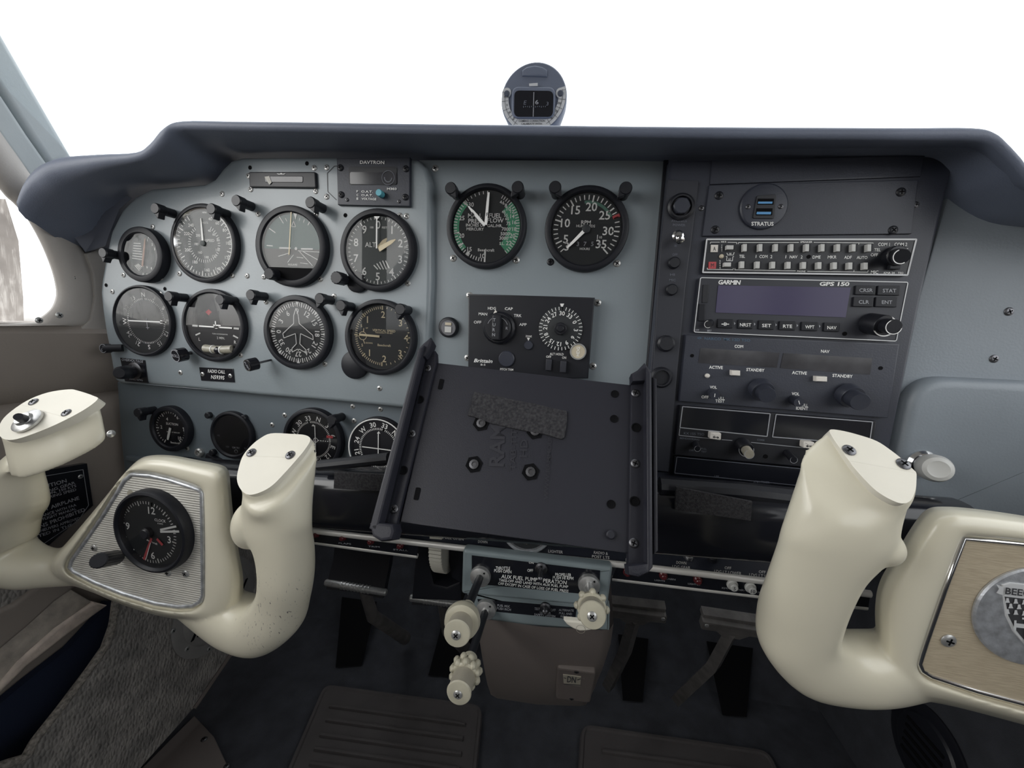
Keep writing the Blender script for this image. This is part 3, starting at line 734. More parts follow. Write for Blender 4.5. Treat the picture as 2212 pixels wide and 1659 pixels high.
mk = MB(); mk.pxline(d, [zD(1330, 645), zD(1578, 668)], 4.6, .002); mk.pxflat(d, [zD(1300, 655), zD(1345, 630), zD(1345, 665)], .002); mk.build('needle', 'amber_white', g)
mb = MB(); mb.lathe(f.at(*zD(1300, 990), -.006), [(.0155, -.002), (.0155, .0015), (.014, .0025)], 28); mb.build('mounting_ear', 'bezel', g); glassdisc(g, f, R)

# --- manifold pressure / fuel flow and tachometer
g, d, R, f = gauge('manifold_gauge', 'manifold pressure and fuel flow gauge with green arcs and two white needles', FC, (963, 1136.8, 394, 579), prot=.008, lip=.0055, dial='dial')
MB().arc(d, R * .80, R * .96, 225, 318, .0003).build('green_arc', 'green', g); MB().arc(d, R * .62, R * .97, 46, 138, .0003).build('green_arc', 'green', g)
mk = MB()
for t, x, y, h in (('30', 482, 458, 9), ('25', 400, 577, 9), ('20', 397, 732, 9), ('15', 468, 853, 9), ('10', 582, 912, 9), ('22', 815, 798, 9), ('20', 848, 733, 9), ('18', 865, 675, 8), ('16', 865, 615, 8), ('14', 847, 562, 8), ('12', 845, 520, 7), ('10', 815, 495, 8), ('8', 790, 467, 8), ('6', 768, 443, 7), ('4', 745, 436, 7), ('45', 770, 523, 6), ('55', 790, 553, 6), ('65', 800, 583, 6), ('75', 812, 625, 7), ("7000'", 795, 675, 7), ("5000'", 785, 717, 7), ("3000'", 775, 755, 7), ('S.L.', 755, 803, 6), ('MAN.', 515, 556, 9), ('PRESS', 520, 603, 9), ('INCHES OF', 520, 640, 6), ('MERCURY', 518, 675, 6), ('FUEL', 695, 555, 9), ('FLOW', 698, 598, 9), ('GAL./HR.', 692, 645, 6), ('Beechcraft', 615, 860, 6)): ptxt(mk, d, t, zE(x, y), h, z=.0006)
mk.ticks(d, 186, 318, 26, R * .86, R * .96, .0007, .0006); mk.ticks(d, -38, 0, 5, R * .88, R * .96, .0006, .0006); mk.ticks(d, 28, 138, 24, R * .86, R * .96, .0006, .0006)
for a in (-45, 258, 235, 214): mk.tick(d, a, R * .80, R * .96, .0012, .0006)
mk.build('dial_markings', 'white', g)
MB().seg(d, (0, -R * .62), (0, -R * .97), .0018, .0006).build('centre_divider', 'white', g)
n1 = needle(g, d, -45, R * .03, R * .76, .0028, .0010, .002, wm=.0030, name='manifold_needle'); n2 = needle(g, d, 3, R * .03, R * .90, .0028, .0020, .0028, wm=.0026, name='fuel_needle')
mb = MB(); ptxt(mb, d, 'M', zE(492, 545), 7, z=.0028, rot=.7); mb.build('needle_letter', 'ink', n1)
mb = MB(); ptxt(mb, d, 'F', zE(624, 545), 7, z=.0036); mb.build('needle_letter', 'ink', n2)
glassdisc(g, f, R)
g, d, R, f = gauge('tachometer', 'tachometer with green arc, red line and hour counter', FC, (1177, 1359, 397, 586.8), prot=.008, lip=.0060, dial='dial')
mk = MB(); mk.arc(d, R * .70, R * .78, -8, 62, .0003); mk.build('green_arc', 'green_dim', g)
mk = MB(); mk.tick(d, 66, R * .78, R * .98, .0026, .0004); mk.build('red_line', 'red', g)
mk = MB()
A = lambda v: -133 + (v - 3) * (268 / 32.0)
nums(mk, d, [(A(v), str(v)) for v in (5, 10, 15, 20, 25, 30)], R * .62, .0078); nums(mk, d, [(A(3), '3')], R * .70, .0078); nums(mk, d, [(A(35) - 4, '35')], R * .60, .0078)
for i in range(3, 36): mk.tick(d, A(i), R * (.74 if i % 5 == 0 else .80), R * .93, .0011 if i % 5 == 0 else .0008, .0004)
mk.text(d, 'RPM', -R * .02, R * .19, .0036, 0, .0004); mk.text(d, 'HUNDREDS', -R * .02, R * .09, .0024, 0, .0004); ptxt(mk, d, 'HOURS', zE(1488, 850), 4.6); ptxt(mk, d, '1', zE(1600, 745), 9); ptxt(mk, d, '10', zE(1628, 748), 5)
mk.build('dial_markings', 'white', g)
mk = MB(); mk.pxflat(d, [zE(1340, 778), zE(1650, 778), zE(1650, 830), zE(1340, 830)], .0003); hc = mk.build('hour_counter', 'dial_dark', g)
for t, x in (('0', 1362), ('3', 1427), ('7', 1490), ('5', 1555), ('6', 1622)):
    mk = MB(); ptxt(mk, d, t, zE(x, 806), 9, z=.0006); mk.build('counter_digit', 'white_dim', hc)
needle(g, d, -137, -R * .05, R * .74, .0034, .0014, .002, wm=.0026); hubcap(g, d, .004, .001, 'dial'); glassdisc(g, f, R)

# --- lower row
g, d, R, f = gauge('suction_gauge', 'small suction gauge with white pointer in the lower left row', FL, (319, 407, 880, 974), prot=.008, lip=.0065, dial='dial_dark')
mk = MB()
for t, x, y, h in (('4', 418, 190, 7), ('6', 495, 180, 7), ('8', 545, 272, 7), ('10', 512, 333, 7), ('2', 375, 250, 7), ('SUCTION', 455, 228, 5), ('INCHES OF MERCURY', 465, 290, 2.4), ('Beechcraft', 480, 368, 4)): ptxt(mk, d, t, zL(x, y), h)
mk.ticks(d, -150, 140, 30, R * .86, R * .97, .0006, .0004, skip=6); mk.ticks(d, -150, 140, 5, R * .78, R * .97, .001, .0004); mk.build('dial_markings', 'white', g)
needle(g, d, -162, -R * .05, R * .68, .0030, .0022, .001); glassdisc(g, f, R)
g, d, R, f = gauge('dark_indicator', 'unlit black round indicator with faint lettering in the lower row', FL, (451, 545, 891, 990), prot=.006, lip=.0045, dial='dial_dark')
mk = MB()
for t, x, y, h in (('VSI', 800, 313, 3.6), ('VSP', 868, 398, 4), ('GM 701', 930, 405, 4), ('FF', 1002, 410, 3.6)): ptxt(mk, d, t, zL(x, y), h)
mk.arc(d.at(*zL(935, 432)), .0018, .0024, 0, 360, .0004, 18); mk.build('dial_markings', 'white_dim', g); glassdisc(g, f, R)
for nm, lb, bx, ch in (('nav_indicator', 'navigation indicator with crossed needles and red flag, partly behind the pilot grip', (607, 740, 886, 1016), False), ('nav_indicator', 'navigation indicator with white bezel line, cut off by the tablet tray', (754, 884, 901, 1034), True)):
    g, d, R, f = gauge(nm, lb, FL, bx, prot=.008 if not ch else .004, lip=.0055 if not ch else .002, dial='dial_dark', group='navigation indicators in the lower row')
    mk = MB()
    nums(mk, d, [(-15 + 30 * (i - 11) if not ch else 15 + 30 * (i - 11), t) for i, t in enumerate(['N', '3', '6', 'E', '12', '15', 'S', '21', '24', 'W', '30', '33'])], R * .80, .0056, rotate=True)
    mk.ticks(d, -15 if not ch else 15, 345 if not ch else 375, 72, R * .62, R * .69, .0006, .0004); mk.flat(d, [(-.0022, R * .50), (.0022, R * .50), (0, R * .58)], .0004)
    if ch: mk.arc(d, R * .98, R * 1.02, 0, 360, .0042, 48)
    mk.build('dial_markings', 'white', g)
    mk = MB(); mk.seg(d, (R * .08 if not ch else 0, R * .55), (R * .10 if not ch else 0, -R * .55), .0011, .0012); mk.build('vertical_bar', 'white', g)
    mk = MB()
    if ch: mk.seg(d, (-R * .58, 0), (R * .5, -R * .02), .0012, .001)
    else:
        for i in range(5): mk.seg(d, (R * (.2 + i * .09), 0), (R * (.24 + i * .09), 0), .0012, .001)
        mk.arc(d.sub(R * .1, 0), R * .07, R * .09, 0, 360, .001, 18)
    mk.build('deviation_scale', 'white', g)
    if not ch:
        mk = MB(); mk.pxflat(d, [zL(1608, 312), zL(1655, 316), zL(1655, 335), zL(1608, 332)], .0008); mk.build('warning_flag', 'red', g)
    glassdisc(g, f, R)

# --- eyebrow post lights: a short post out of the panel with a hooded tip
def post_mesh():
    b = MB(); b.lathe(U, [(.0048, 0), (.0048, .010), (.0056, .011), (.0058, .0190), (.0050, .0202)], 22)
    b.prism(Fr(V((0, 0, .0)), V((1, 0, 0)), V((0, 1, 0))), [(-.0050, -.001), (.0050, -.001), (.0006, -.0102), (-.0006, -.0102)], .0125, .0194, .0006, base=True)
    me = b.mesh('post_light'); me.materials.append(MATS['black']); return me
POST = post_mesh()
posts = [(FP, 335, 450, -.2, 'at the upper left of the airspeed indicator'), (FP, 456, 451, -.2, 'at the upper right of the airspeed indicator'), (FP, 510, 433, -.3, 'between the airspeed indicator and the slip indicator'), (FP, 670, 437, -.4, 'at the upper right of the attitude indicator'),
         (FP, 364, 640, -.15, 'at the upper left of the turn coordinator'), (FP, 475, 647, -.1, 'at the upper right of the turn coordinator'), (FP, 541, 637, 0, 'at the upper left of the heading indicator'), (FP, 690, 645, .35, 'at the upper right of the heading indicator'), (FP, 736, 660, -.1, 'at the upper left of the vertical speed indicator'), (FP, 864, 668, .25, 'over the right rim of the vertical speed indicator'),
         (FC, 973, 406, -.6, 'at the upper left of the manifold gauge'), (FC, 1118, 404, .6, 'at the upper right of the manifold gauge'), (FC, 1199, 404, -.7, 'at the upper left of the tachometer'), (FC, 1352, 406, .7, 'at the upper right of the tachometer'),
         (FL, 297, 892, -.2, 'beside the small suction gauge'), (FL, 716, 908, .3, 'over the rim of the nav indicator in the lower row'), (FP, 222, 546, .1, 'tucked into the corner beside the small far-left gauge')]
for fr, x, y, rot, wh in posts:
    o = place('post_light', POST, Fr(fr.p(*fr.l(x, y, .0196), 0), *[v for v in (fr.sub(0, 0, 0, -rot).ex, fr.sub(0, 0, 0, -rot).ey)]))
    o['label'] = 'black hooded post light ' + wh; o['category'] = 'lamp'; o['group'] = 'eyebrow post lights on the panel'

# --- slip indicator and outside-air thermometer
root = thing('slip_indicator', 'black rectangular inclinometer slot with small white mark at the panel top', 'gauge', FP.p(*FP.l(610, 385), 0))
b = MB(); pts = FP.L([zB(88, 262), zB(835, 262), zB(845, 445), zB(95, 435)], .003); b.prism(FP, round_poly(pts, .002), -.002, .003, .0012); b.build('housing', 'black', root)
b = MB(); pts = FP.L([zB(262, 310), zB(700, 312), zB(700, 388), zB(270, 385)], .0032); b.prism(FP, round_poly(pts, .002), .002, .0034, .0006); t = b.build('ball_window', 'lcd_grey', root)
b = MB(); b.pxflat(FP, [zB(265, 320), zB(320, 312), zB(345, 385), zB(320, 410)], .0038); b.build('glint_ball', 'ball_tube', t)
b = MB(); b.pxflat(FP, [zB(402, 282), zB(420, 295), zB(485, 295), zB(503, 280), zB(470, 288), zB(452, 276), zB(437, 288)], .0034); b.build('centre_mark', 'white', root)
root = thing('thermometer', 'dark grey outside-air thermometer and voltmeter with one teal button', 'instrument', FP.p(*FP.l(806, 390), 0))
b = MB(); b.prism(FP, FP.L([zB(1072, 112), zB(1895, 100), zB(1893, 652), zB(1085, 632)], .004), -.002, .004, .0008); fp = b.build('faceplate', 'black_panel', root)
f4 = plane_y(-0.0105)
b = MB(); pts = f4.L([zB(1208, 205), zB(1750, 205), zB(1750, 412), zB(1212, 408)]); b.prism(f4, round_poly(pts, .0025), -.0006, 0); b.build('display_window', 'black', root)
b = MB(); pts = f4.L([zB(1222, 268), zB(1745, 268), zB(1745, 405), zB(1225, 402)], .0004); b.flat(f4, round_poly(pts, .002), .0004); b.build('display', 'lcd_grey', root)
b = MB(); b.arc(f4.at(*zB(1655, 335)), .0064, .0070, 0, 360, .0008, 24); b.arc(f4.at(*zB(1655, 335)), .0034, .0044, 90, 280, .0008, 18); b.build('suction_ring', 'white_faint', root)
b = MB(); b.pxtext(f4, 'DAVTRON', *zB(1335, 175), *zB(1608, 178), 7, bold=.02)
for t, x0, y0, x1, y1 in (('F', 1296, 495, 1315, 496), ('O.A.T.', 1350, 497, 1478, 500), ('C', 1296, 535, 1318, 536), ('O.A.T.', 1350, 537, 1480, 540), ('E', 1297, 577, 1318, 578), ('VOLTAGE', 1352, 578, 1518, 583), ('M303', 1638, 467, 1745, 468)): b.pxtext(f4, t, *zB(x0, y0), *zB(x1, y1), 4.6, bold=.02)
b.build('lettering', 'white', root)
b = MB(); b.lathe(f4.at(*zB(1580, 522)), [(.0034, 0), (.0034, .006), (.003, .0066)], 20); b.build('mode_button', 'teal', root)
screws(root, f4, [zB(1115, 218), zB(1848, 230), zB(1125, 520), zB(1842, 548)], r=.0032, me=SCREW_BLACK); screws(root, f4, [zB(1188, 577), zB(1770, 595)], r=.0018, me=SCREW_DARK)

# --- small fittings on the pilot panel
def knob_on(name, label, base, tip, foot, r, shaft, m, txt=None, ring='white', tm='white_dim', h=.010, prot=.03, rot=0.0):
    k = base.at(*tip, prot); fo = base.p(*base.l(*foot, 0), 0)
    root = thing(name, label, 'knob', fo)
    b = MB(); b.tube([fo, k.o], shaft, 12); b.build('shaft', 'dark_steel', root)
    ax = (k.o - fo).normalized(); kf = axf(k.o, ax)
    b = MB(); knob(b, kf.sub(0, 0, -h), r, h, n=36, flute=.04); kb = b.build('knob_body', m, root)
    if txt:
        b = MB(); b.arc(kf, r * .80, r * .92, 0, 360, .0004, 28); b.build('cap_ring', ring, kb)
        b = MB(); b.text(kf, txt, 0, 0, r * .42, rot, .0004); b.build('knob_lettering', tm, kb)
    return root
r_ = knob_on('roll_trim_control', 'black round trim knob below the turn coordinator', FP, zC(1100, 1035), zC(1310, 995), .0078, .0020, 'black_gloss', 'ROLL', 'white_dim', prot=.016)
r_ = knob_on('push_knob', 'black knob with bright metal rim on a thin shaft below heading indicator', FP, zC(2052, 1165), zD(345, 935), .0068, .0012, 'bezel', 'PUSH', 'chrome', prot=.024, rot=-.9)
b = MB()
root = thing('overvoltage_switch', 'black overvoltage placard with protruding round lamp at lower left', 'switch', FP.p(*FP.l(290, 800), 0))
b.prism(FP, FP.L([zC(365, 1060), zC(688, 1095), zC(732, 1398), zC(430, 1375), zC(400, 1230)], .001), -.001, .001); b.build('placard', 'black_gloss', root)
b = MB(); b.pxtext(FP, 'OVERVOLTAGE', *zC(385, 1100), *zC(668, 1128), 5, z=.0013); b.pxtext(FP, 'WARNING', *zC(480, 1350), *zC(665, 1372), 4.4, z=.0013); b.build('lettering', 'white_dim', root)
b = MB(); b.lathe(FP.at(*zC(575, 1235), .001), [(.0105, 0), (.0105, .002), (.008, .003)], 28); b.build('collar', 'dark_steel', root)
b = MB(); fo = FP.p(*FP.l(*zC(540, 1245)), 0); k = FP.p(*FP.l(*zC(350, 1265), .024), .024); b.tube([fo, fo.lerp(k, .5), k.lerp(fo, .12), k], [.0085, .0082, .0075, .0055], 22); b.build('lamp_cap', 'black', root)
root = thing('callsign_placard', 'small black placard with radio call letters held by two screws', 'placard', FP.p(*FP.l(468, 810), 0))
b = MB(); b.prism(FP, FP.L([zC(1412, 1188), zC(1862, 1208), zC(1880, 1390), zC(1440, 1365)], .001), -.001, .001, .0003); b.build('plate', 'black_gloss', root)
b = MB(); b.pxtext(FP, 'RADIO CALL', *zC(1530, 1258), *zC(1758, 1272), 7, z=.0013); b.pxtext(FP, 'N5939S', *zC(1572, 1340), *zC(1748, 1352), 8, z=.0013); b.build('lettering', 'white', root)
screws(root, plane_y(-.0072), [zC(1460, 1280), zC(1828, 1303)], r=.0026)
# --- bits on the lower panel
root = thing('jack_socket', 'small round metal jack socket between the lower gauges', 'socket', FL.p(*FL.l(433, 975), 0))
b = MB(); b.lathe(FL.at(*zL(668, 437)), [(.0056, 0), (.0056, .003), (.0042, .0045), (.0030, .0045), (.0026, .002)], 6 * 4); b.build('nut', 'steel', root); MB().disc(FL.at(*zL(664, 435), .0022), .0027, n=16).build('bore', 'black_matt', root)
for x, y in ((740, 160), (1005, 180), (772, 435)):
    MB().lathe(FL.at(*zL(x, y)), [(.0040, 0), (.0040, .004), (.003, .005)], 18).build('plug_button', 'black', lp)
b = MB(); b.box(FL.at(*zL(780, 478), 0, -.35), -.009, .009, -.003, .003, 0, .006, .001); b.build('slide_latch', 'black', lp)
# ================================================================== centre panel: autopilot, lamp
zG, zH, zI, zJ, zK = zc(1380, 330, 5.0267), zc(1660, 330, 4.0072), zc(1480, 500, 4.2538), zc(1440, 720, 4.0963), zc(1420, 870, 3.95)
root = thing('autopilot_controller', 'black autopilot controller with rotary mode switch and white heading card', 'autopilot', FC.p(*FC.l(1146, 720), 0))
fa = plane_y(-0.008)
b = MB(); b.prism(fa, fa.L([zF(352, 150), zF(1540, 185), zF(1478, 945), zF(350, 945)]), -.012, 0, .0012, base=True); b.build('case', 'black', root)
b = MB(); b.pxtext(fa, 'Brittain', *zF(405, 790), *zF(580, 798), 7.5, bold=.02, shear=.25)
for t, x0, y0, x1, y1, h in (('OFF', 405, 428, 475, 430, 6), ('MAN', 450, 350, 530, 354, 6), ('HDG', 537, 298, 612, 300, 6), ('CAP', 696, 302, 770, 304, 6), ('TRK', 780, 366, 852, 368, 6), ('APP', 830, 450, 900, 452, 6), ('ZONE', 890, 555, 948, 558, 4), ('B-5', 470, 822, 514, 824, 4), ('PITCH TRIM', 652, 866, 775, 872, 4.6), ('ALT HOLD', 1117, 724, 1246, 728, 5), ('OFF', 1083, 750, 1130, 752, 5), ('ON', 1232, 758, 1270, 760, 5)):
    b.pxtext(fa, t, *zF(x0, y0), *zF(x1, y1), h, bold=.01)
b.pxflat(fa, [zF(1213, 242), zF(1252, 242), zF(1230, 295)], .0003); b.pxflat(fa, [zF(903, 562), zF(932, 563), zF(917, 592)], .0003); b.pxline(fa, [zF(682, 742), zF(775, 746)], 1.4, .0003)
b.build('lettering', 'white', root)
k = fa.at(*zF(645, 470)); Rk = .0165
b = MB(); knob(b, k, Rk, .006, n=40, flute=.02, top=.002); mk_ = b.build('mode_knob', 'black', root)
b = MB(); knob(b, k.sub(0, 0, .006), Rk * .8, .004, n=40); b.box(k.sub(-.0005, 0, .009), -.0042, .0042, -Rk * .72, Rk * .72, 0, .006, .001); b.build('turn_bar', 'black', mk_)
b = MB()
for i, ch in enumerate('TURN'): b.text(k, ch, -.0024, .0075 - i * .0048, .0030, 0, .0152)
b.text(k, 'R', .0095, .0, .0026, 0, .0102)
b.arc(k, .0102, .0107, 20, 70, .0102, 10); b.arc(k, .0102, .0107, 290, 340, .0102, 10); b.build('knob_lettering', 'white_dim', mk_)
b = MB(); b.pxflat(fa, [zF(607, 300), zF(625, 322), zF(588, 335)], .0062); b.build('pointer_mark', 'button_cream', mk_)
hd = fa.at(*zF(1218, 478)); Rh = .0215
b = MB(); b.lathe(hd, [(Rh, 0), (Rh, .001), (Rh - .001, .0016)], 48); hc = b.build('heading_card', 'dial', root)
b = MB(); nums(b, hd, [(2 + 30 * i, t) for i, t in enumerate(['30', '33', '0', '3', '6', '9', '12', '15', '18', '21', '24', '27'])], Rh * .70, .0040, rotate=True, z=.002); b.ticks(hd, 2, 362, 36, Rh * .84, Rh * .99, .0005, .002); b.build('card_markings', 'white', hc)
b = MB(); knob(b, hd.sub(0, 0, .001), .0062, .006, n=24, flute=.05); knob(b, hd.sub(0, 0, .006), .0035, .004, n=20); b.build('heading_knob', 'black', root)
b = MB(); b.lathe(fa.at(*zF(1382, 690)), [(.0078, 0), (.0078, .003), (.0066, .004), (.0062, .0035)], 30); hb = b.build('heading_button', ['amber_lamp'], root)
b = MB(); b.arc(fa.at(*zF(1382, 690)), .0066, .0080, 0, 360, .0042, 28); b.build('button_ring', 'steel', hb)
b = MB(); b.text(fa.at(*zF(1382, 690)), 'HDG', 0, 0, .0030, 1.57, .0044); b.build('button_lettering', 'white', hb)
for x, y, z in ((1108, 815, .003), (1244, 830, .006)):
    b = MB(); c = fa.at(*zF(x, y)); b.box(c, -.0030, .0030, -.0056, .0056, 0, z, .0008); b.build('rocker_button', 'button_grey', root)
MB().lathe(fa.at(*zF(918, 632)), [(.0046, 0), (.0046, .0012), (.004, .002)], 22).build('zone_wheel', 'black_panel', root)
MB().lathe(fa.at(*zF(714, 760)), [(.0082, 0), (.0082, .0015), (.0074, .0022)], 28).build('pitch_trim_wheel', 'black_panel', root)
root = thing('marker_lamp', 'small round press-to-test lamp with bright square window left of autopilot', 'lamp', FC.p(*FC.l(970, 708), 0))
b = MB(); c = FC.at(*zF(178, 465)); b.lathe(c, [(.0108, 0), (.0108, .004), (.0095, .006), (.0088, .0062)], 32); b.build('body', 'black', root)
c2 = FC.at(*zF(166, 470), .0064)
b = MB(); b.disc(c2, .0078, 0, 28); b.build('face_ring', 'dark_steel', root)
b = MB(); b.box(c2, -.0036, .0036, -.0048, .0014, 0, .0012, .0004); b.build('window', 'button_white', root); b = MB(); b.box(c2, -.0034, .0034, .0026, .0056, 0, .0012, .0004); b.build('amber_window', 'amber_lamp', root)

# ================================================================== radio panel
FR = plane_y(-0.012)
root = thing('radio_panel', 'black avionics panel holding the stack of radios', 'instrument panel', FR.p(*FR.l(1700, 700), 0))
b = MB(); b.prism(FR, FR.L([(1447, 346), (2046, 336), (2062, 345), (1990, 640), (1925, 955), (1893, 1110), (1385, 1060), (1398, 860)]), -.012, 0, .002); b.build('panel_plate', 'black_panel', root)
b = MB(); b.prism(FR, FR.L([zG(795, 80), zH(1360, 20), zH(1320, 205), zG(770, 345)], .0015), 0, .0015, .001); b.build('upper_cover', 'black_panel', root)
b = MB(); b.prism(FR, FR.L([zG(765, 350), zH(1300, 232), zH(1240, 700), zG(690, 905)], .002), 0, .002, .0006); b.build('blank_plate', 'black_panel', root)
f2 = plane_y(-.014)
screws(root, f2, [zG(870, 465), zG(828, 835), (1946, 415), (1929, 497)], r=.0036, me=SCREW_BLACK); screws(root, FR, [(1978, 442), zG(680, 603)], r=.0025, me=SCREW_DARK)
# switch strip
sp = thing('switch_strip', 'narrow vertical black strip of switches and round buttons left of the radios', 'switch panel', FR.p(*FR.l(1455, 600), 0))
b = MB(); b.prism(FR, FR.L([zG(310, 288), zG(655, 300), (1481, 620), (1462, 820), (1445, 1020), (1397, 1015), (1410, 800), (1425, 560)], .003), 0, .003, .0008); b.build('strip_plate', 'button_grey', sp)
f3 = plane_y(-.015)
b = MB(); c = f3.at(*zG(455, 590)); b.lathe(c, [(.0115, 0), (.0115, .002), (.0098, .0034), (.0086, .0034), (.008, .001)], 36); b.build('dimmer_ring', 'black', sp)
b = MB(); knob(b, c.sub(-.0003, -.0003, .001), .0072, .005, n=12, flute=.06); b.build('dimmer_knob', 'black_panel', sp)
b = MB()
for t, x0, y0, x1, y1 in (('AVIONICS', 352, 750, 520, 752), ('POWER', 370, 796, 505, 798), ('ON', 385, 1022, 410, 1022), ('OFF', 365, 1118, 420, 1118), ('HI', 340, 1335, 390, 1335), ('MIC', 330, 1395, 400, 1395)): b.pxtext(f3, t, *zG(x0, y0), *zG(x1, y1), 5)
b.build('lettering', 'white_faint', sp)
def toggle(root, fr, foot, tip, r=.0016, prot=.016, nut=.0048, m='chrome', ball=None):
    c = fr.at(*foot); b = MB(); b.lathe(c, [(nut, 0), (nut, .0018), (nut * .7, .0026), (nut * .55, .0045)], 12); n_ = b.build('toggle_nut', m, root)
    e = fr.p(*fr.l(*tip, prot), prot); b = MB(); b.tube([c.p(0, 0, .002), c.o.lerp(e, .7), e, e + (e - c.o).normalized() * .0012], [r * .75, r, r * 1.15, r * .5], 12); return b.build('toggle_lever', m, root)
toggle(sp, f3, zG(420, 905), zG(450, 950), r=.0030, prot=.014, nut=.0050)
for x, y, r in ((378, 1200, .0052), (352, 1490, .0052)): b = MB(); b.lathe(f3.at(*zG(x, y)), [(r, 0), (r, .003), (r * .8, .0042)], 26); b.build('push_button', 'black', sp)
b = MB(); b.lathe(f3.at(1437, 742), [(.0078, 0), (.0078, .004), (.006, .0055)], 14); b.build('push_button', 'black', sp)
b = MB(); b.lathe(f3.at(1428, 815), [(.0100, 0), (.0100, .002), (.0082, .004), (.007, .004), (.0066, .001)], 30); b.build('lamp_ring', 'black', sp)
# USB charger
us = thing('usb_charger', 'round black charger with two blue usb ports above the radios', 'usb charger', f2.p(*f2.l(1647, 447), 0))
b = MB(); c = f2.at(1648, 447); b.lathe(c, [(.0190, 0), (.0190, .0016), (.0182, .0024), (.0174, .0026)], 48); b.build('faceplate', 'black_panel', us)
cu = plane_y(-.0168)
b = MB(); b.prism(cu, round_poly(cu.L([(1634, 423), (1676, 420), (1672, 473), (1625, 472)]), .0015), 0, .0008, .0003); b.build('port_block', 'black', us)
for (x0, y0, x1, y1) in ((1637, 429, 1672, 442), (1634, 450, 1669, 465)):
    b = MB(); b.pxflat(cu, [(x0, y0), (x1, y0), (x1 - 1, y1), (x0 - 1, y1)], .001); p_ = b.build('usb_port', 'black_matt', us); b = MB(); b.pxflat(cu, [(x0 + 1, (y0 + y1) / 2), (x1 - 3, (y0 + y1) / 2), (x1 - 4, y1 - 2), (x0, y1 - 2)], .0014); b.build('port_tongue', 'usb_blue', p_)
b = MB(); b.pxtext(cu, 'STRATUS', *zG(1222, 790), *zG(1463, 792), 8, bold=.02); b.build('lettering', 'white', us)
screws(us, cu, [zG(1187, 587), (1687, 446)], r=.0020, me=SCREW_DARK)

# --- audio panel
FA_ = plane_y(-.016)
def bezel_frame(root, fr, quad, wpx, z, m='silver_card', r=.0012):
    pts = round_poly(fr.L(quad, z), r); w = wpx * mpp(fr.p(*pts[0])); q = pts
    a = sum(q[i][0] * q[(i + 1) % len(q)][1] - q[(i + 1) % len(q)][0] * q[i][1] for i in range(len(q)))
    if a < 0: q = q[::-1]
    i_ = inset(q, w); n = len(q)
    return MB().add([fr.p(x, y, z) for x, y in q] + [fr.p(x, y, z) for x, y in i_], [(k, (k + 1) % n, n + (k + 1) % n, n + k) for k in range(n)]).build('bezel_line', m, root)
au = thing('audio_panel', 'audio selector panel with two rows of pale square push switches', 'radio', FR.p(*FR.l(1745, 553), 0))
quad = [zI(193, 65), zI(2135, 65), zI(2050, 408), zI(155, 382)]
b = MB(); b.prism(FA_, round_poly(FA_.L(quad), .0012), -.004, 0, .0005, base=True); b.build('faceplate', 'black', au)
bezel_frame(au, FA_, quad, 3.2, .0004)
b = MB()
for t, x0, y0, x1, y1, h in (('MKR', 328, 103, 380, 103, 3.6), ('SPEAKER', 1058, 105, 1168, 106, 4), ('PHONE', 1028, 372, 1106, 374, 3.6), ('TEL', 498, 242, 550, 242, 6.5), ('1', 647, 243, 656, 243, 6.5), ('COM', 683, 244, 758, 244, 6.5), ('2', 782, 245, 800, 245, 6.5), ('1', 920, 246, 930, 246, 6.5), ('NAV', 960, 247, 1033, 247, 6.5), ('2', 1060, 248, 1078, 248, 6.5), ('DME', 1170, 249, 1246, 249, 6.5), ('MKR', 1308, 249, 1390, 249, 6.5), ('ADF', 1460, 251, 1532, 251, 6.5), ('AUTO', 1575, 252, 1675, 253, 6.5), ('COM 1', 1773, 133, 1882, 133, 7), ('COM 2', 1923, 133, 2040, 133, 7), ('TEL', 1738, 182, 1796, 182, 6.5), ('OFF', 1705, 228, 1772, 229, 6.5), ('INT', 1990, 182, 2050, 182, 6.5), ('EXT', 2020, 230, 2062, 230, 5.5), ('MIC', 1705, 388, 1776, 389, 7), ('KMA 24', 1825, 388, 1925, 389, 4), ('TSO', 1955, 389, 2005, 390, 4), ('HI', 405, 212, 425, 212, 4), ('LO', 398, 263, 420, 263, 4)):
    b.pxtext(FA_, t, *zI(x0, y0), *zI(x1, y1), h, shear=.12)
for i, ch in enumerate('TEST'): b.pxtext(FA_, ch, *zI(332, 135 + i * 17), *zI(342, 135 + i * 17), 3)
for i, ch in enumerate('SENS'): b.pxtext(FA_, ch, *zI(316, 278 + i * 21), *zI(326, 278 + i * 21), 3.4)
for pl in ([(232, 112), (234, 98), (318, 98)], [(390, 99), (475, 101), (472, 116)], [(486, 116), (490, 102), (1045, 101)], [(1182, 100), (1730, 106), (1724, 122)], [(1598, 104), (1594, 120)], [(204, 333), (203, 347), (440, 351), (442, 338)], [(458, 338), (456, 352), (1015, 362)], [(1122, 366), (1678, 374), (1682, 356)], [(1550, 372), (1552, 354)], [(380, 200), (388, 200), (388, 216), (445, 216), (445, 196), (455, 196)], [(375, 228), (385, 230), (380, 268), (435, 270), (438, 232), (448, 230)]):
    b.pxline(FA_, [zI(*p) for p in pl], 1.1, .0003)
b.pxflat(FA_, [zI(1912, 155), zI(1935, 162), zI(1918, 180)], .0003); b.build('lettering', 'white', au)
for (x0, y0, x1, y1, t, m) in ((235, 122, 305, 190, 'A', 'button_cream'), (215, 278, 288, 342, 'M', 'red')):
    b = MB(); b.prism(FA_, FA_.L([zI(x0 + 4, y0), zI(x1, y0), zI(x1 - 4, y1), zI(x0, y1)], .001), 0, .001, .0003); ln = b.build('marker_light', m, au); b = MB(); b.pxtext(FA_, t, *zI(x0 + 22, y1 - 12), *zI(x1 - 22, y1 - 12), 9, z=.0012, bold=0.0); b.build('letter', 'ink', ln)
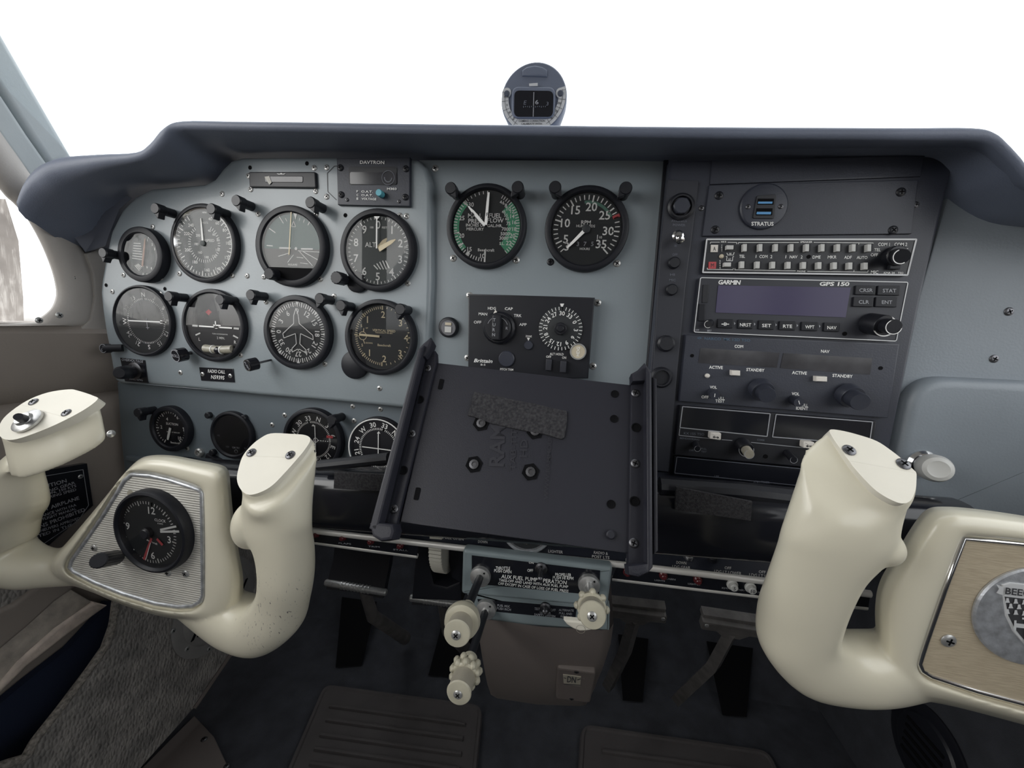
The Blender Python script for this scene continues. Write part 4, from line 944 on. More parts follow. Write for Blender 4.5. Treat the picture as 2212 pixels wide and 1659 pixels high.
b = MB(); b.lathe(FA_.at(*zI(332, 230)), [(.0019, 0), (.0019, .001), (.001, .002)], 14); b.build('photocell', 'amber_lamp', au)
b = MB(); b.lathe(FA_.at(*zI(1135, 232)), [(.0016, 0), (.0016, .0004)], 14); b.build('lock_hole', 'black_matt', au)
def key(root, fr, c, w, h, z, name='push_switch', m='button_white', lean=3):
    """square push switch: dark body with a pale cap"""
    x, y = c; b = MB(); b.m(0).prism(fr, fr.L([(x - w / 2 - lean, y - h / 2), (x + w / 2, y - h / 2), (x + w / 2, y + h / 2), (x - w / 2 - lean, y + h / 2)], 0), 0, z * .5, base=True)
    o = b.build(name, 'bezel', root); b = MB(); b.prism(fr, fr.L([(x - w / 2, y - h / 2), (x + w / 2, y - h / 2), (x + w / 2 - .5, y + h / 2), (x - w / 2 - .5, y + h / 2)], z), 0, z, .0003, base=True); b.build('cap', m, o); return o
for i in range(9):
    key(au, FA_, zI(552 + i * (1695 - 552) / 8, 148 + i * .2), 8.2, 16, .004); key(au, FA_, zI(527 + i * (1662 - 527) / 8, 306 + i * 1.4), 9, 15, .004)
key(au, FA_, zI(415, 145), 15, 9, .004); key(au, FA_, zI(392, 303), 15, 9, .004)
c = FA_.at(*zI(1905, 232)); b = MB(); knob(b, c, .0082, .006, n=40, flute=.03); mc = b.build('mic_selector', 'black', au)
tip = FA_.p(*FA_.l(*zI(1982, 232), .018), .018); b = MB(); b.tube([c.p(0, 0, .004), tip], .0058, 26); b.build('selector_knob', 'black', mc); ft = Fr(tip)
b = MB(); b.arc(ft, .0051, .0058, 0, 360, .0003, 32); b.build('knob_ring', 'white', mc)
b = MB(); c2 = FA_.at(*zI(1935, 315), .004); b.box(c2, -.0040, .0040, -.0026, .0026, -.003, .0, .0006); b.build('selector_wing', 'bezel', mc)

# --- GPS
FG = plane_y(-.017)
gp = thing('gps_receiver', 'gps receiver with wide purple screen and row of soft keys', 'radio', FR.p(*FR.l(1730, 665), 0))
quad = [zI(138, 420), zI(2055, 462), zI(1945, 1012), zI(78, 928)]
b = MB(); b.prism(FG, round_poly(FG.L(quad), .002), -.005, 0, .0005, base=True); b.build('faceplate', 'button_grey', gp)
bezel_frame(gp, FG, quad, 1.9, .0004, 'silver_card', .002)
b = MB(); b.prism(FG, FG.L([zI(305, 495), zI(1522, 515), zI(1475, 790), zI(280, 745)], .0006), 0, .0006); b.build('screen', 'lcd_purple', gp)
b = MB(); b.pxtext(FG, 'GARMIN', *zI(305, 484), *zI(512, 488), 9, bold=.035, shear=.18, spacing=.9); b.pxtext(FG, 'GPS 150', *zI(1235, 498), *zI(1510, 500), 8, bold=.035, shear=.12, spacing=.95); b.build('brand_lettering', 'white', gp)
b = MB(); b.pxtext(FG, 'OFF', *zI(92, 914), *zI(128, 915), 4); b.pxtext(FG, 'BRT', *zI(203, 920), *zI(243, 921), 4); b.build('dimmer_lettering', 'white_dim', gp)
for (x0, y0, x1, y1, t) in ((1560, 495, 1755, 580, 'CRSR'), (1765, 497, 1980, 585, 'STAT'), (1540, 600, 1735, 690, 'CLR'), (1745, 602, 1955, 692, 'ENT')):
    b = MB(); b.prism(FG, round_poly(FG.L([zI(x0 + 8, y0), zI(x1, y0 + 1), zI(x1 - 8, y1 + 4), zI(x0, y1)], .0016), .0008), 0, .0016, .0005, base=True); kb = b.build('soft_key', 'bezel', gp)
    b = MB(); mx, my = (x0 + x1) / 2 + 5, (y0 + y1) / 2; w = 62 if len(t) > 3 else 48; b.pxtext(FG, t, *zI(mx - w, my + 18), *zI(mx + w, my + 19), 7.5, z=.0018); b.build('key_lettering', 'white_dim', kb)
for i, (t, x0, x1) in enumerate((('D', 295, 445), ('NRST', 482, 628), ('SET', 672, 825), ('RTE', 862, 1020), ('WPT', 1065, 1225), ('NAV', 1272, 1425))):
    y0 = 803 + i * 6.5; y1 = y0 + 82
    b = MB(); b.prism(FG, round_poly(FG.L([zI(x0 + 6, y0), zI(x1, y0 + 4), zI(x1 - 8, y1 + 5), zI(x0, y1)], .0016), .0008), 0, .0016, .0005, base=True); kb = b.build('soft_key', 'bezel', gp)
    b = MB(); mx = (x0 + x1) / 2; w = {4: 52, 3: 42, 1: 14}[len(t)]; yb = y0 + 62
    b.pxtext(FG, t, *zI(mx - w, yb), *zI(mx + w, yb + 2), 7, z=.0018)
    if i == 0: b.pxline(FG, [zI(mx - 36, yb - 14), zI(mx + 34, yb - 13)], 1.8, .0018)
    b.build('key_lettering', 'white', kb)
    if i < 5: b = MB(); b.pxflat(FG, [zI(x1 + 4, y0 + 28), zI(x1 + 20, y0 + 42), zI(x1 + 4, y0 + 56)], .0004); b.build('key_arrow', 'white_dim', gp)
b = MB(); b.prism(FG, FG.L([zI(165, 490), zI(218, 490), zI(205, 655), zI(155, 655)], .0008), 0, .0008, .0003); b.build('card_slot', 'black', gp)
b = MB(); b.prism(FG, FG.L([zI(130, 665), zI(185, 665), zI(175, 825), zI(118, 822)], .0014), 0, .0014, .0004); b.build('slot_latch', 'bezel', gp)
MB().lathe(FG.at(*zI(1465, 940)), [(.0018, 0), (.0018, .0004)], 14).build('lock_hole', 'black_matt', gp)
def ring_knob(root, fr, foot, tip, r, prot, m='black', name='knob', rm='white', rw=.0005, inner=None):
    c = fr.at(*foot); e = fr.p(*fr.l(*tip, prot), prot); b = MB(); b.tube([c.o, e - (e - c.o).normalized() * .0006, e], [r, r, r * .96], 30); k = b.build(name, m, root)
    if rm: b = MB(); b.arc(Fr(e), r * .88, r * .98, 0, 360, .0004, 36); b.build('knob_ring', rm, k)
    return k, Fr(e)
ring_knob(gp, FG, zI(230, 840), zI(210, 853), .0033, .008, name='brightness_knob')
ring_knob(gp, FG, zI(1690, 845), zI(1832, 868), .0088, .014, name='outer_knob')
ring_knob(gp, FG, zI(1740, 848), zI(1915, 878), .0060, .024, name='inner_knob')

# --- first nav-com
FN = plane_y(-.017)
nc = thing('nav_com_radio', 'plain black nav-com radio with two cream transfer keys and grey windows', 'radio', FR.p(*FR.l(1700, 810), 0))
b = MB(); b.prism(FN, FN.L([zJ(172, 12), zJ(2062, 95), zJ(1960, 752), zJ(110, 602)]), -.005, 0, .0008, base=True); b.build('faceplate', 'black_panel', nc)
b = MB(); b.pxtext(FN, 'NARCO', *zJ(335, 57), *zJ(480, 62), 5.5, bold=.01); b.pxtext(FN, 'MK 12D TSO', *zJ(505, 63), *zJ(740, 74), 5.5); b.pxline(FN, [zJ(272, 42), zJ(290, 34), zJ(310, 42), zJ(290, 50)], 1.2, .0003, closed=True); b.build('brand_lettering', 'blue_print', nc)
b = MB()
for t, x0, y0, x1, y1, h in (('COM', 600, 127, 677, 130, 6.2), ('NAV', 1365, 170, 1440, 174, 6.2), ('ACTIVE', 375, 312, 497, 317, 6.4), ('STANDBY', 705, 333, 865, 341, 6.4), ('ACTIVE', 1108, 360, 1240, 367, 6.4), ('STANDBY', 1467, 385, 1646, 395, 6.4), ('VOL', 382, 488, 444, 490, 6), ('OFF', 307, 574, 370, 578, 6), ('PULL', 440, 584, 513, 588, 6), ('TEST', 430, 610, 513, 614, 6), ('VOL', 1106, 546, 1175, 550, 6.2), ('PULL', 1180, 644, 1250, 650, 6), ('IDENT', 1145, 674, 1252, 680, 6.4)): b.pxtext(FN, t, *zJ(x0, y0), *zJ(x1, y1), h, bold=.025)
b.build('lettering', 'white', nc)
for q in ([(300, 130), (1000, 172), (975, 305), (280, 262)], [(1035, 175), (1822, 222), (1800, 365), (1005, 308)]):
    b = MB(); b.prism(FN, FN.L([zJ(*p) for p in q], .0004), 0, .0004); b.build('display_window', 'lcd_grey', nc)
for x, y, w in ((615, 352, 19), (1375, 405, 24)):
    b = MB(); x_, y_ = zJ(x, y); b.prism(FN, FN.L([(x_ - w / 2, y_ - 6), (x_ + w / 2, y_ - 5), (x_ + w / 2, y_ + 6), (x_ - w / 2, y_ + 5)], .005), 0, .005, .0008, base=True); b.build('transfer_key', 'button_cream', nc)
MB().lathe(FN.at(*zJ(357, 374)), [(.0020, 0), (.0020, .002), (.001, .003)], 16).build('annunciator_lamp', 'button_cream', nc)
for x, y in ((225, 198), (1893, 308)): MB().lathe(FN.at(*zJ(x, y)), [(.0016, 0), (.0016, .0004)], 14).build('lock_hole', 'black_matt', nc)
ring_knob(nc, FN, zJ(820, 480), zJ(855, 520), .0095, .008, 'black_panel', 'outer_knob', None); ring_knob(nc, FN, zJ(830, 490), zJ(892, 550), .0068, .018, 'black_panel', 'inner_knob', None)
ring_knob(nc, FN, zJ(1590, 530), zJ(1650, 570), .0098, .008, 'black_panel', 'outer_knob', None); ring_knob(nc, FN, zJ(1600, 540), zJ(1715, 608), .0072, .020, 'black_panel', 'inner_knob', None)
for fo, ti, a in ((zJ(402, 525), zJ(425, 548), 0), (zJ(1120, 585), zJ(1172, 612), .5)):
    k, e = ring_knob(nc, FN, fo, ti, .0042, .010, 'black_panel', 'volume_knob', None); b = MB(); b.seg(e, (.0016 * math.sin(a) * -1, .0016), (.0012 * math.sin(a), -.0016), .0006, .0004); b.build('pointer_mark', 'white', k)

# --- second nav-com and the direction finder below it
FK = plane_y(-.017)
kx = thing('nav_com_radio', 'nav-com radio with two white-framed dark windows and arrowed transfer key', 'radio', FR.p(*FR.l(1660, 930), 0))
b = MB(); b.prism(FK, FK.L([zK(195, 25), zK(1870, 160), zK(1800, 600), zK(150, 445)]), -.005, 0, .0006, base=True); b.build('faceplate', 'black', kx)
for q in ([(212, 28), (968, 90), (940, 292), (188, 215)], [(1010, 95), (1842, 160), (1812, 362), (978, 295)]):
    Q = [zK(*p) for p in q]; b = MB(); b.pxflat(FK, Q, .0003); b.build('display_window', 'black_gloss', kx); bezel_frame(kx, FK, Q, 2.0, .0006, 'white_dim', .001)
b = MB(); b.pxline(FK, [zK(192, 218), zK(185, 278), zK(450, 305)], 1.4, .0004); b.pxline(FK, [zK(548, 315), zK(640, 322)], 1.4, .0004); b.pxline(FK, [zK(800, 338), zK(1260, 385)], 1.4, .0004); b.build('trim_line', 'white_dim', kx)
b = MB()
for t, x0, y0, x1, y1, h in (('USE', 332, 188, 374, 190, 4.6), ('STBY', 680, 218, 738, 222, 4.8), ('USE', 1126, 264, 1170, 267, 4.8)): b.pxtext(FK, t, *zK(x0, y0), *zK(x1, y1), h)
b.build('lettering', 'white_dim', kx)
b = MB()
for t, x0, y0, x1, y1, h in (('KX 155 TSO', 225, 270, 400, 280, 5), ('BENDIX/KING', 192, 308, 358, 322, 3.6), ('COMM', 850, 322, 912, 328, 4), ('PULL', 372, 398, 420, 402, 3.6), ('TEST', 372, 422, 420, 426, 3.6), ('OFF', 270, 412, 310, 415, 3.6)): b.pxtext(FK, t, *zK(x0, y0), *zK(x1, y1), h)
b.build('faint_lettering', 'white_faint', kx)
for x, y in ((500, 285), (1296, 362)):
    b = MB(); x_, y_ = zK(x, y); b.prism(FK, round_poly(FK.L([(x_ - 12, y_ - 8), (x_ + 12, y_ - 6), (x_ + 11, y_ + 9), (x_ - 13, y_ + 6)], .006), .001), 0, .006, .0008, base=True); kk = b.build('transfer_key', 'button_cream', kx)
    b = MB(); b.pxline(FK, [(x_ - 6, y_ + 2), (x_ + 6, y_ + 3)], 1.4, .0062); b.pxflat(FK, [(x_ - 7, y_ + 2), (x_ - 3, y_ - 1), (x_ - 3, y_ + 5)], .0062); b.pxflat(FK, [(x_ + 7, y_ + 3), (x_ + 3, y_), (x_ + 3, y_ + 6)], .0062); b.build('arrow_mark', 'ink', kk)
ring_knob(kx, FK, zK(325, 348), zK(341, 392), .0028, .010, 'black', 'volume_knob', 'white_dim'); ring_knob(kx, FK, zK(1105, 425), zK(1163, 488), .0031, .012, 'black', 'volume_knob', 'white_dim')
ring_knob(kx, FK, zK(722, 350), zK(758, 402), .0066, .009, 'black', 'outer_knob', 'white_dim'); ring_knob(kx, FK, zK(730, 360), zK(784, 440), .0042, .018, 'tan_knob', 'inner_knob', 'white_dim')
b = MB(); b.lathe(FK.at(*zK(922, 458)), [(.0020, 0), (.0020, .0004)], 14); b.build('lock_hole', 'black_matt', kx)
ad = thing('direction_finder', 'dark direction-finder receiver at the bottom of the radio stack', 'radio', FR.p(*FR.l(1600, 1020), 0))
b = MB(); b.prism(FK, FK.L([zK(150, 458), zK(1800, 610), zK(1780, 770), zK(140, 615)]), -.005, 0, .0006, base=True); b.build('faceplate', 'black_gloss', ad)
bezel_frame(ad, FK, [zK(165, 460), zK(1800, 615), zK(1780, 768), zK(145, 602)], 1.4, .0004, 'white_faint', .0008)
b = MB(); b.pxtext(FK, 'USE', *zK(487, 635), *zK(525, 638), 4); b.pxtext(FK, 'STBY/TIMER', *zK(820, 682), *zK(958, 690), 4.4); b.build('lettering', 'white_faint', ad)

# --- pull knob on the right panel
root = thing('pull_knob', 'white pull knob with chrome collar on the glove box door', 'knob', FC.p(*FC.l(1985, 1005), 0))
e = FC.p(*FC.l(2028, 1014, .045), .045); s0 = FC.p(*FC.l(1992, 1003, .013), .013); ax = (e - s0).normalized()
kf = axf(s0, ax)
Lk = (e - s0).length
b = MB(); b.lathe(FC.at(1990, 1002, .0121), [(.0125, 0), (.0125, .0015), (.0105, .004), (.0085, .004), (.008, .001)], 32); b.build('collar', 'chrome', root)
b = MB(); b.lathe(kf, [(.0072, -.004), (.0072, Lk * .45)], 26); b.build('shaft', 'dark_steel', root)
b = MB(); b.lathe(kf, [(.0065, Lk * .35), (.0100, Lk * .48), (.0112, Lk * .65), (.0112, Lk * .82), (.0095, Lk * .96), (.0068, Lk), (.005, Lk - .0008)], 34); b.build('knob_head', 'button_white', root)
# ================================================================== magnetic compass on the glareshield
zT = zc(1060, 120, 9.758)
FT = plane_y(0.075)
root = thing('magnetic_compass', 'round magnetic compass with silver correction card on top of the glareshield', 'compass', FT.p(*FT.l(1152, 272), -.02))
c = FT.at(1152.5, 211); R = (c.l(1223.5, 211)[0] - c.l(1081.5, 211)[0]) / 2
b = MB(); b.lathe(c, [(R * .55, -.050), (R * .85, -.038), (R * .98, -.016), (R, -.004), (R * .985, -.001), (R * .95, 0)], 56, cap0=True); b.build('housing', 'pad', root)
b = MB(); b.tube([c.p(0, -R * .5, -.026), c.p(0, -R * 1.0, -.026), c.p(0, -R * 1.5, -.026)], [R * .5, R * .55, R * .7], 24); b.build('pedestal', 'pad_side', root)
b = MB(); b.prism(c, c.L([zT(655, 300), zT(760, 225), zT(930, 195), zT(1090, 225), zT(1190, 290), zT(1185, 440), zT(660, 420)], .002), -.03, .002, .002, 3); b.build('lamp_hood', 'pad', root)
b = MB(); b.prism(c, round_poly(c.L([zT(440, 640), zT(1375, 650), zT(1340, 1310), zT(430, 1310)], .004), .009, 8), -.002, .004, .002, 3); b.build('window_frame', 'pad', root)
b = MB(); b.prism(c, round_poly(c.L([zT(500, 735), zT(1320, 745), zT(1310, 1285), zT(490, 1285)], .0045), .006, 8), .003, .0045); wdo = b.build('window', 'black_gloss', root)
b = MB(); b.pxline(c, [zT(910, 770), zT(895, 1285)], 1.6, .005); b.pxtext(c, '6', *zT(935, 1025), *zT(1008, 1025), 9, z=.005); b.build('lubber_line', 'white_dim', wdo)
b = MB(); b.pxtext(c, 'E', *zT(690, 1035), *zT(760, 1035), 9, z=.005, shear=.2); b.pxtext(c, '3', *zT(1170, 1050), *zT(1215, 1055), 8, z=.005)
for i in range(12): x = 690 + i * 42; b.pxline(c, [zT(x, 1062), zT(x + 2, 1100 if i % 3 == 0 else 1088)], 1.4, .005)
b.build('card_scale', 'white_faint', wdo)
b = MB(); b.arc(c, R * .76, R * .97, 74, 286, .0012, 60)
b.pxflat(c, [zT(430, 1180), zT(470, 1290), zT(560, 1320), zT(1270, 1325), zT(1340, 1200), zT(1200, 1480), zT(600, 1480)], .0008)
for e in ((340, 800), (1472, 800)): b.lathe(c.at(*zT(*e), 0), [(.0052, .0002), (.0052, .0015)], 24)
cd = b.build('correction_card', 'silver_card', root, kind='stuff')
b = MB(); b.pxtext(c, 'COMPASS CORRECTION', *zT(585, 1395), *zT(1145, 1395), 4, z=.0016); b.pxtext(c, 'CALIBRATE WITH', *zT(640, 1455), *zT(1080, 1455), 3.6, z=.0016)
b.arc(c, R * .865, R * .875, 78, 150, .0016, 24); b.arc(c, R * .865, R * .875, 210, 282, .0016, 24)
for a in (80, 96, 112, 128, 144, 216, 232, 248, 264, 280): b.tick(c, a, R * .77, R * .97, .0003, .0016)
for a, t in ((88, '330'), (104, '300'), (120, '270'), (136, '240'), (224, '60'), (240, '30'), (256, '0'), (272, 'FOR')): q = math.radians(a); b.text(c, t, R * .82 * math.sin(q), R * .82 * math.cos(q), .0022, -q + (PI / 2 if a < 180 else -PI / 2), .0016)
b.build('card_lettering', 'ink', root, kind='stuff')
for e in ((340, 805), (1470, 800)): MB().lathe(c.at(*zT(*e), .0017), [(.0032, 0), (.0032, .001), (.0024, .0016)], 20).build('card_screw', 'pad_side', root)
b = MB(); b.pxflat(c, [zT(808, 590), zT(990, 575), zT(990, 640), zT(812, 645)], .0043); b.build('lamp_lens', 'silver_card', root)

# ================================================================== control yokes
def side_axes(t):
    n = V((0, -1, 0)); n = (n - t * n.dot(t)).normalized(); return t.cross(n).normalized(), n
NS = 36
def ring_ell(cx, cy, Y, a, bb, t, pw=2.0):
    c = aty(cx, cy, Y); s, n = side_axes(t); am = a * mpp(c); out = []
    for j in range(NS):
        q = 2 * PI * j / NS; co, si = math.cos(q), math.sin(q)
        k = (abs(co) ** pw + abs(si) ** pw) ** (-1 / pw)
        out.append(c + s * (am * co * k) + n * (bb * si * k))
    return out
def ring_poly(pts, o, nrm, grow=0.0):
    P = [hit(x, y, o, nrm) for x, y in pts]; c = sum(P, V((0, 0, 0))) / len(P)
    ex = (V((1, 0, 0)) - nrm * nrm.x).normalized(); ey = V((0, -1, 0)); ey = ey - nrm * ey.dot(nrm); ey = (ey - ex * ey.dot(ex)).normalized()
    L = [((p - c).dot(ex), (p - c).dot(ey)) for p in P]; out = []
    for j in range(NS):
        q = 2 * PI * j / NS; d = (math.cos(q), math.sin(q)); best = 0
        for i in range(len(L)):
            (x1, y1), (x2, y2) = L[i], L[(i + 1) % len(L)]
            den = d[0] * (y2 - y1) - d[1] * (x2 - x1)
            if abs(den) < 1e-12: continue
            r = (x1 * (y2 - y1) - y1 * (x2 - x1)) / den; u = (x1 * d[1] - y1 * d[0]) / den
            if r > 0 and -1e-6 <= u <= 1 + 1e-6: best = max(best, r)
        out.append(c + ex * (d[0] * (best + grow)) + ey * (d[1] * (best + grow)))
    return out
def grip(b, secs, extra):
    """loft through ellipse sections (path order) and then polygon sections"""
    C = [aty(s[0], s[1], s[2]) for s in secs]; rs = []
    for i, s in enumerate(secs):
        t = (C[min(i + 1, len(C) - 1)] - C[max(0, i - 1)]).normalized()
        if i > len(secs) - 4: t = V((0, 0, 1))
        rs.append(ring_ell(*s[:5], t, s[5] if len(s) > 5 else 2.3))
    rs += extra
    # smooth resampling along the loft
    out = []
    for i in range(len(rs) - 1):
        for k in range(4):
            t = k / 4; row = []
            for j in range(NS):
                p0, p1, p2, p3 = rs[max(0, i - 1)][j], rs[i][j], rs[i + 1][j], rs[min(len(rs) - 1, i + 2)][j]
                row.append(0.5 * ((2 * p1) + (p2 - p0) * t + (2 * p0 - 5 * p1 + 4 * p2 - p3) * t * t + (3 * p1 - p0 - 3 * p2 + p3) * t ** 3))
            out.append(row)
    out.append(rs[-1]); b.rings(out)
def ball(b, c, rx, ry, rz, n=16):
    rs = [[c + V((rx * math.sin(PI * i / n) * math.cos(2 * PI * j / n), ry * math.sin(PI * i / n) * math.sin(2 * PI * j / n), rz * math.cos(PI * i / n))) for j in range(n)] for i in range(1, n)]
    b.rings(rs)
def hub(b, pts, plate, Ys, Yf, Yb, N=140):
    """yoke centre: silhouette pts at Ys, a raised front rim at Yf and a shallow recess inside it for the plate"""
    cx = sum(p[0] for p in plate) / len(plate); cy = sum(p[1] for p in plate) / len(plate)
    def samp(poly):
        out = []
        for j in range(N):
            q = 2 * PI * j / N; d = (math.cos(q), math.sin(q)); best = 0
            for i in range(len(poly)):
                x1, y1 = poly[i][0] - cx, poly[i][1] - cy; x2, y2 = poly[(i + 1) % len(poly)][0] - cx, poly[(i + 1) % len(poly)][1] - cy
                den = d[0] * (y2 - y1) - d[1] * (x2 - x1)
                if abs(den) < 1e-9: continue
                r = (x1 * (y2 - y1) - y1 * (x2 - x1)) / den; u = (x1 * d[1] - y1 * d[0]) / den
                if r > 0 and -1e-6 <= u <= 1 + 1e-6: best = max(best, r)
            out.append(best)
        return out
    O = samp([(p.x, p.y) for p in spline([V((*p, 0)) for p in pts], 5, closed=True)]); I = [r + 5 for r in samp(plate)]
    def f(t, Y, k=1.0): return [aty(cx + math.cos(2 * PI * j / N) * ((O[j] * (1 - t) + I[j] * t) * k), cy + math.sin(2 * PI * j / N) * ((O[j] * (1 - t) + I[j] * t) * k), Y) for j in range(N)]
    b.rings([f(0, Yb, .93), f(0, Yb + (Ys - Yb) * .3, .99), f(0, Ys), f(.10, Ys + (Yf - Ys) * .5), f(.30, Yf + .0035), f(.55, Yf + .0008), f(.80, Yf), f(.97, Yf + .0006), f(1.0, Yf + .0060), f(1.0, Yf + .0062, .9)])
def fuse(b, name, m, parent, voxel=.0014, it=12, fac=.5):
    me = bpy.data.meshes.new('tmp'); off = OFF[parent.name]; me.from_pydata([tuple(v - off) for v in b.v], [], b.f); me.update()
    o = bpy.data.objects.new('tmp', me); col.objects.link(o)
    r = o.modifiers.new('r', 'REMESH'); r.mode = 'VOXEL'; r.voxel_size = voxel
    s = o.modifiers.new('s', 'SMOOTH'); s.iterations = it; s.factor = fac
    bpy.context.view_layer.update(); dg = bpy.context.evaluated_depsgraph_get()
    me2 = bpy.data.meshes.new_from_object(o.evaluated_get(dg)); bpy.data.objects.remove(o); bpy.data.meshes.remove(me)
    me2.name = name; me2.materials.clear(); me2.materials.append(MATS[m]); me2.polygons.foreach_set('use_smooth', [True] * len(me2.polygons)); me2.update()
    p = bpy.data.objects.new(name, me2); col.objects.link(p); p.parent = parent; OFF[p.name] = off; return p
def cap_part(parent, pts, o, nrm, crease, scr, tilt=-.06):
    """bent cover of a grip end: the part above the crease leans back"""
    fr = Fr(o, V((1, 0, 0)) - nrm * nrm.x, V((0, 0, 1)) - nrm * nrm.z)
    D = [(p.x, p.y) for p in spline([V((*p, 0)) for p in pts], 4, closed=True)]
    (ax_, ay_), (bx_, by_) = crease
    sd = lambda p: (bx_ - ax_) * (p[1] - ay_) - (by_ - ay_) * (p[0] - ax_)          # > 0 below the crease in the picture
    low, up = [], []
    for i, p in enumerate(D):
        q = D[(i + 1) % len(D)]; (low if sd(p) > 0 else up).append(p)
        if (sd(p) > 0) != (sd(q) > 0):
            t = sd(p) / (sd(p) - sd(q)); c = (p[0] + (q[0] - p[0]) * t, p[1] + (q[1] - p[1]) * t); low.append(c); up.append(c)
    A, B = hit(*crease[0], o, nrm), hit(*crease[1], o, nrm); ax = (B - A).normalized()
    n2 = Matrix.Rotation(tilt, 3, ax) @ nrm
    b = MB()
    lo = [hit(*p, o, nrm) + nrm * .0012 for p in low]; u = [hit(*p, A, n2) + n2 * .0012 for p in up]
    for ps, nn in ((lo, nrm), (u, n2)):
        b.add(ps + [p - nn * .0075 for p in ps], [tuple(range(len(ps)))] + [(i, (i + 1) % len(ps), len(ps) + (i + 1) % len(ps), len(ps) + i) for i in range(len(ps))])
    g = b.build('grip_cap', 'cream_cap', parent, smooth=.25, kind='stuff')
    fu = Fr(A + n2 * .0013, ax, n2.cross(ax)); fu = fu if fu.ez.dot(n2) > 0 else Fr(A + n2 * .0013, ax, -n2.cross(ax))
    for s in scr: place('cap_screw', SCREW_DARK, fu.at(*s, 0, .4), g, scale=3.6)
    return g, fr
mat('seam', (0.20, 0.17, 0.12), 0.7)
NC = V((0.0, -0.72, 0.69)).normalized()
zM, zN, zR = zc(0, 820, 3.3167), zc(100, 960, 3.4565), zc(1620, 900, 2.439)
# scuffed cream plastic for the pilot yoke: pen-like dark scratches low on the right grip
def scuffed(name, src, centre, rad):
    m = MATS[src].copy(); m.name = name; nt = m.node_tree; bs = nt.nodes['Principled BSDF']; old = bs.inputs['Base Color'].links[0].from_socket
    tc = nt.nodes.new('ShaderNodeTexCoord'); mp = nt.nodes.new('ShaderNodeMapping'); mp.inputs['Scale'].default_value = (150, 60, 45); mp.inputs['Rotation'].default_value = (0, .35, 0)
    n = nt.nodes.new('ShaderNodeTexNoise'); n.inputs['Scale'].default_value = 5.0; n.inputs['Detail'].default_value = 3; n.inputs['Distortion'].default_value = .6
    r = nt.nodes.new('ShaderNodeValToRGB'); r.color_ramp.elements[0].position = .64; r.color_ramp.elements[1].position = .70
    d = nt.nodes.new('ShaderNodeVectorMath'); d.operation = 'DISTANCE'; d.inputs[1].default_value = centre
    mr = nt.nodes.new('ShaderNodeMapRange'); mr.inputs['From Min'].default_value = rad; mr.inputs['From Max'].default_value = rad * .45; mr.inputs['To Min'].default_value = 0.0; mr.inputs['To Max'].default_value = .8
    mu = nt.nodes.new('ShaderNodeMath'); mu.operation = 'MULTIPLY'; mx = nt.nodes.new('ShaderNodeMixRGB'); mx.inputs[2].default_value = (.06, .05, .04, 1)
    nt.links.new(tc.outputs['Object'], mp.inputs[0]); nt.links.new(mp.outputs[0], n.inputs['Vector']); nt.links.new(n.outputs['Fac'], r.inputs[0]); nt.links.new(tc.outputs['Object'], d.inputs[0]); nt.links.new(d.outputs['Value'], mr.inputs['Value'])
    nt.links.new(r.outputs[0], mu.inputs[0]); nt.links.new(mr.outputs[0], mu.inputs[1]); nt.links.new(mu.outputs[0], mx.inputs[0]); nt.links.new(old, mx.inputs[1]); nt.links.new(mx.outputs[0], bs.inputs['Base Color'])
    MATS[name] = m
plateL = [(279, 1022), (320, 1025), (360, 1034), (401, 1047), (428, 1056), (436, 1066), (437, 1162), (438, 1290), (432, 1305), (415, 1315), (383, 1317), (331, 1309), (259, 1287), (201, 1264), (154, 1240), (143, 1227), (148, 1210), (180, 1165), (216, 1113), (262, 1037)]
face2 = [(2083, 1160), (2212, 1173), (2330, 1192), (2400, 1215), (2500, 1420), (2510, 1560), (2440, 1590), (2330, 1562), (2212, 1529), (2112, 1502), (2012, 1469), (1991, 1455), (1985, 1437), (2000, 1390), (2040, 1275)]
# --- pilot yoke
yk = thing('control_yoke', 'cream pilot control yoke with ribbed silver centre plate holding a clock', 'control yoke', aty(330, 1180, -.09))
capR = [(543, 966), (562, 950), (587, 938), (630, 939), (662, 942), (672, 952), (660, 973), (641, 996), (616, 1024), (590, 1050), (566, 1064), (540, 1070), (522, 1058), (514, 1036), (519, 1008), (527, 986)]
capL = [(2, 922), (18, 898), (60, 868), (105, 850), (151, 843), (172, 846), (205, 857), (213, 865), (181, 889), (121, 920), (60, 944), (24, 952), (4, 944)]
oR, oL = aty(590, 1003, -.149), aty(110, 898, -.149)
b = MB()
grip(b, [(395, 1265, -.106, 46, .018), (462, 1314, -.116, 46, .020), (515, 1341, -.125, 52, .022), (562, 1352, -.128, 56, .022), (597, 1328, -.130, 56, .022), (613, 1288, -.134, 52, .019), (619, 1240, -.139, 55, .018), (615, 1190, -.142, 61, .017), (601, 1146, -.145, 73, .016), (598, 1112, -.147, 76, .0155)],
     [ring_poly([(x + 12, y + 38) for x, y in capR], oR - NC * .0080, NC, .0012), ring_poly([(x + 9, y + 14) for x, y in capR], oR - NC * .0065, NC, .0012), ring_poly(capR, oR - NC * .0018, NC, .0010)])
ball(b, aty(543, 1133, -.145), .0128, .015, .0195)
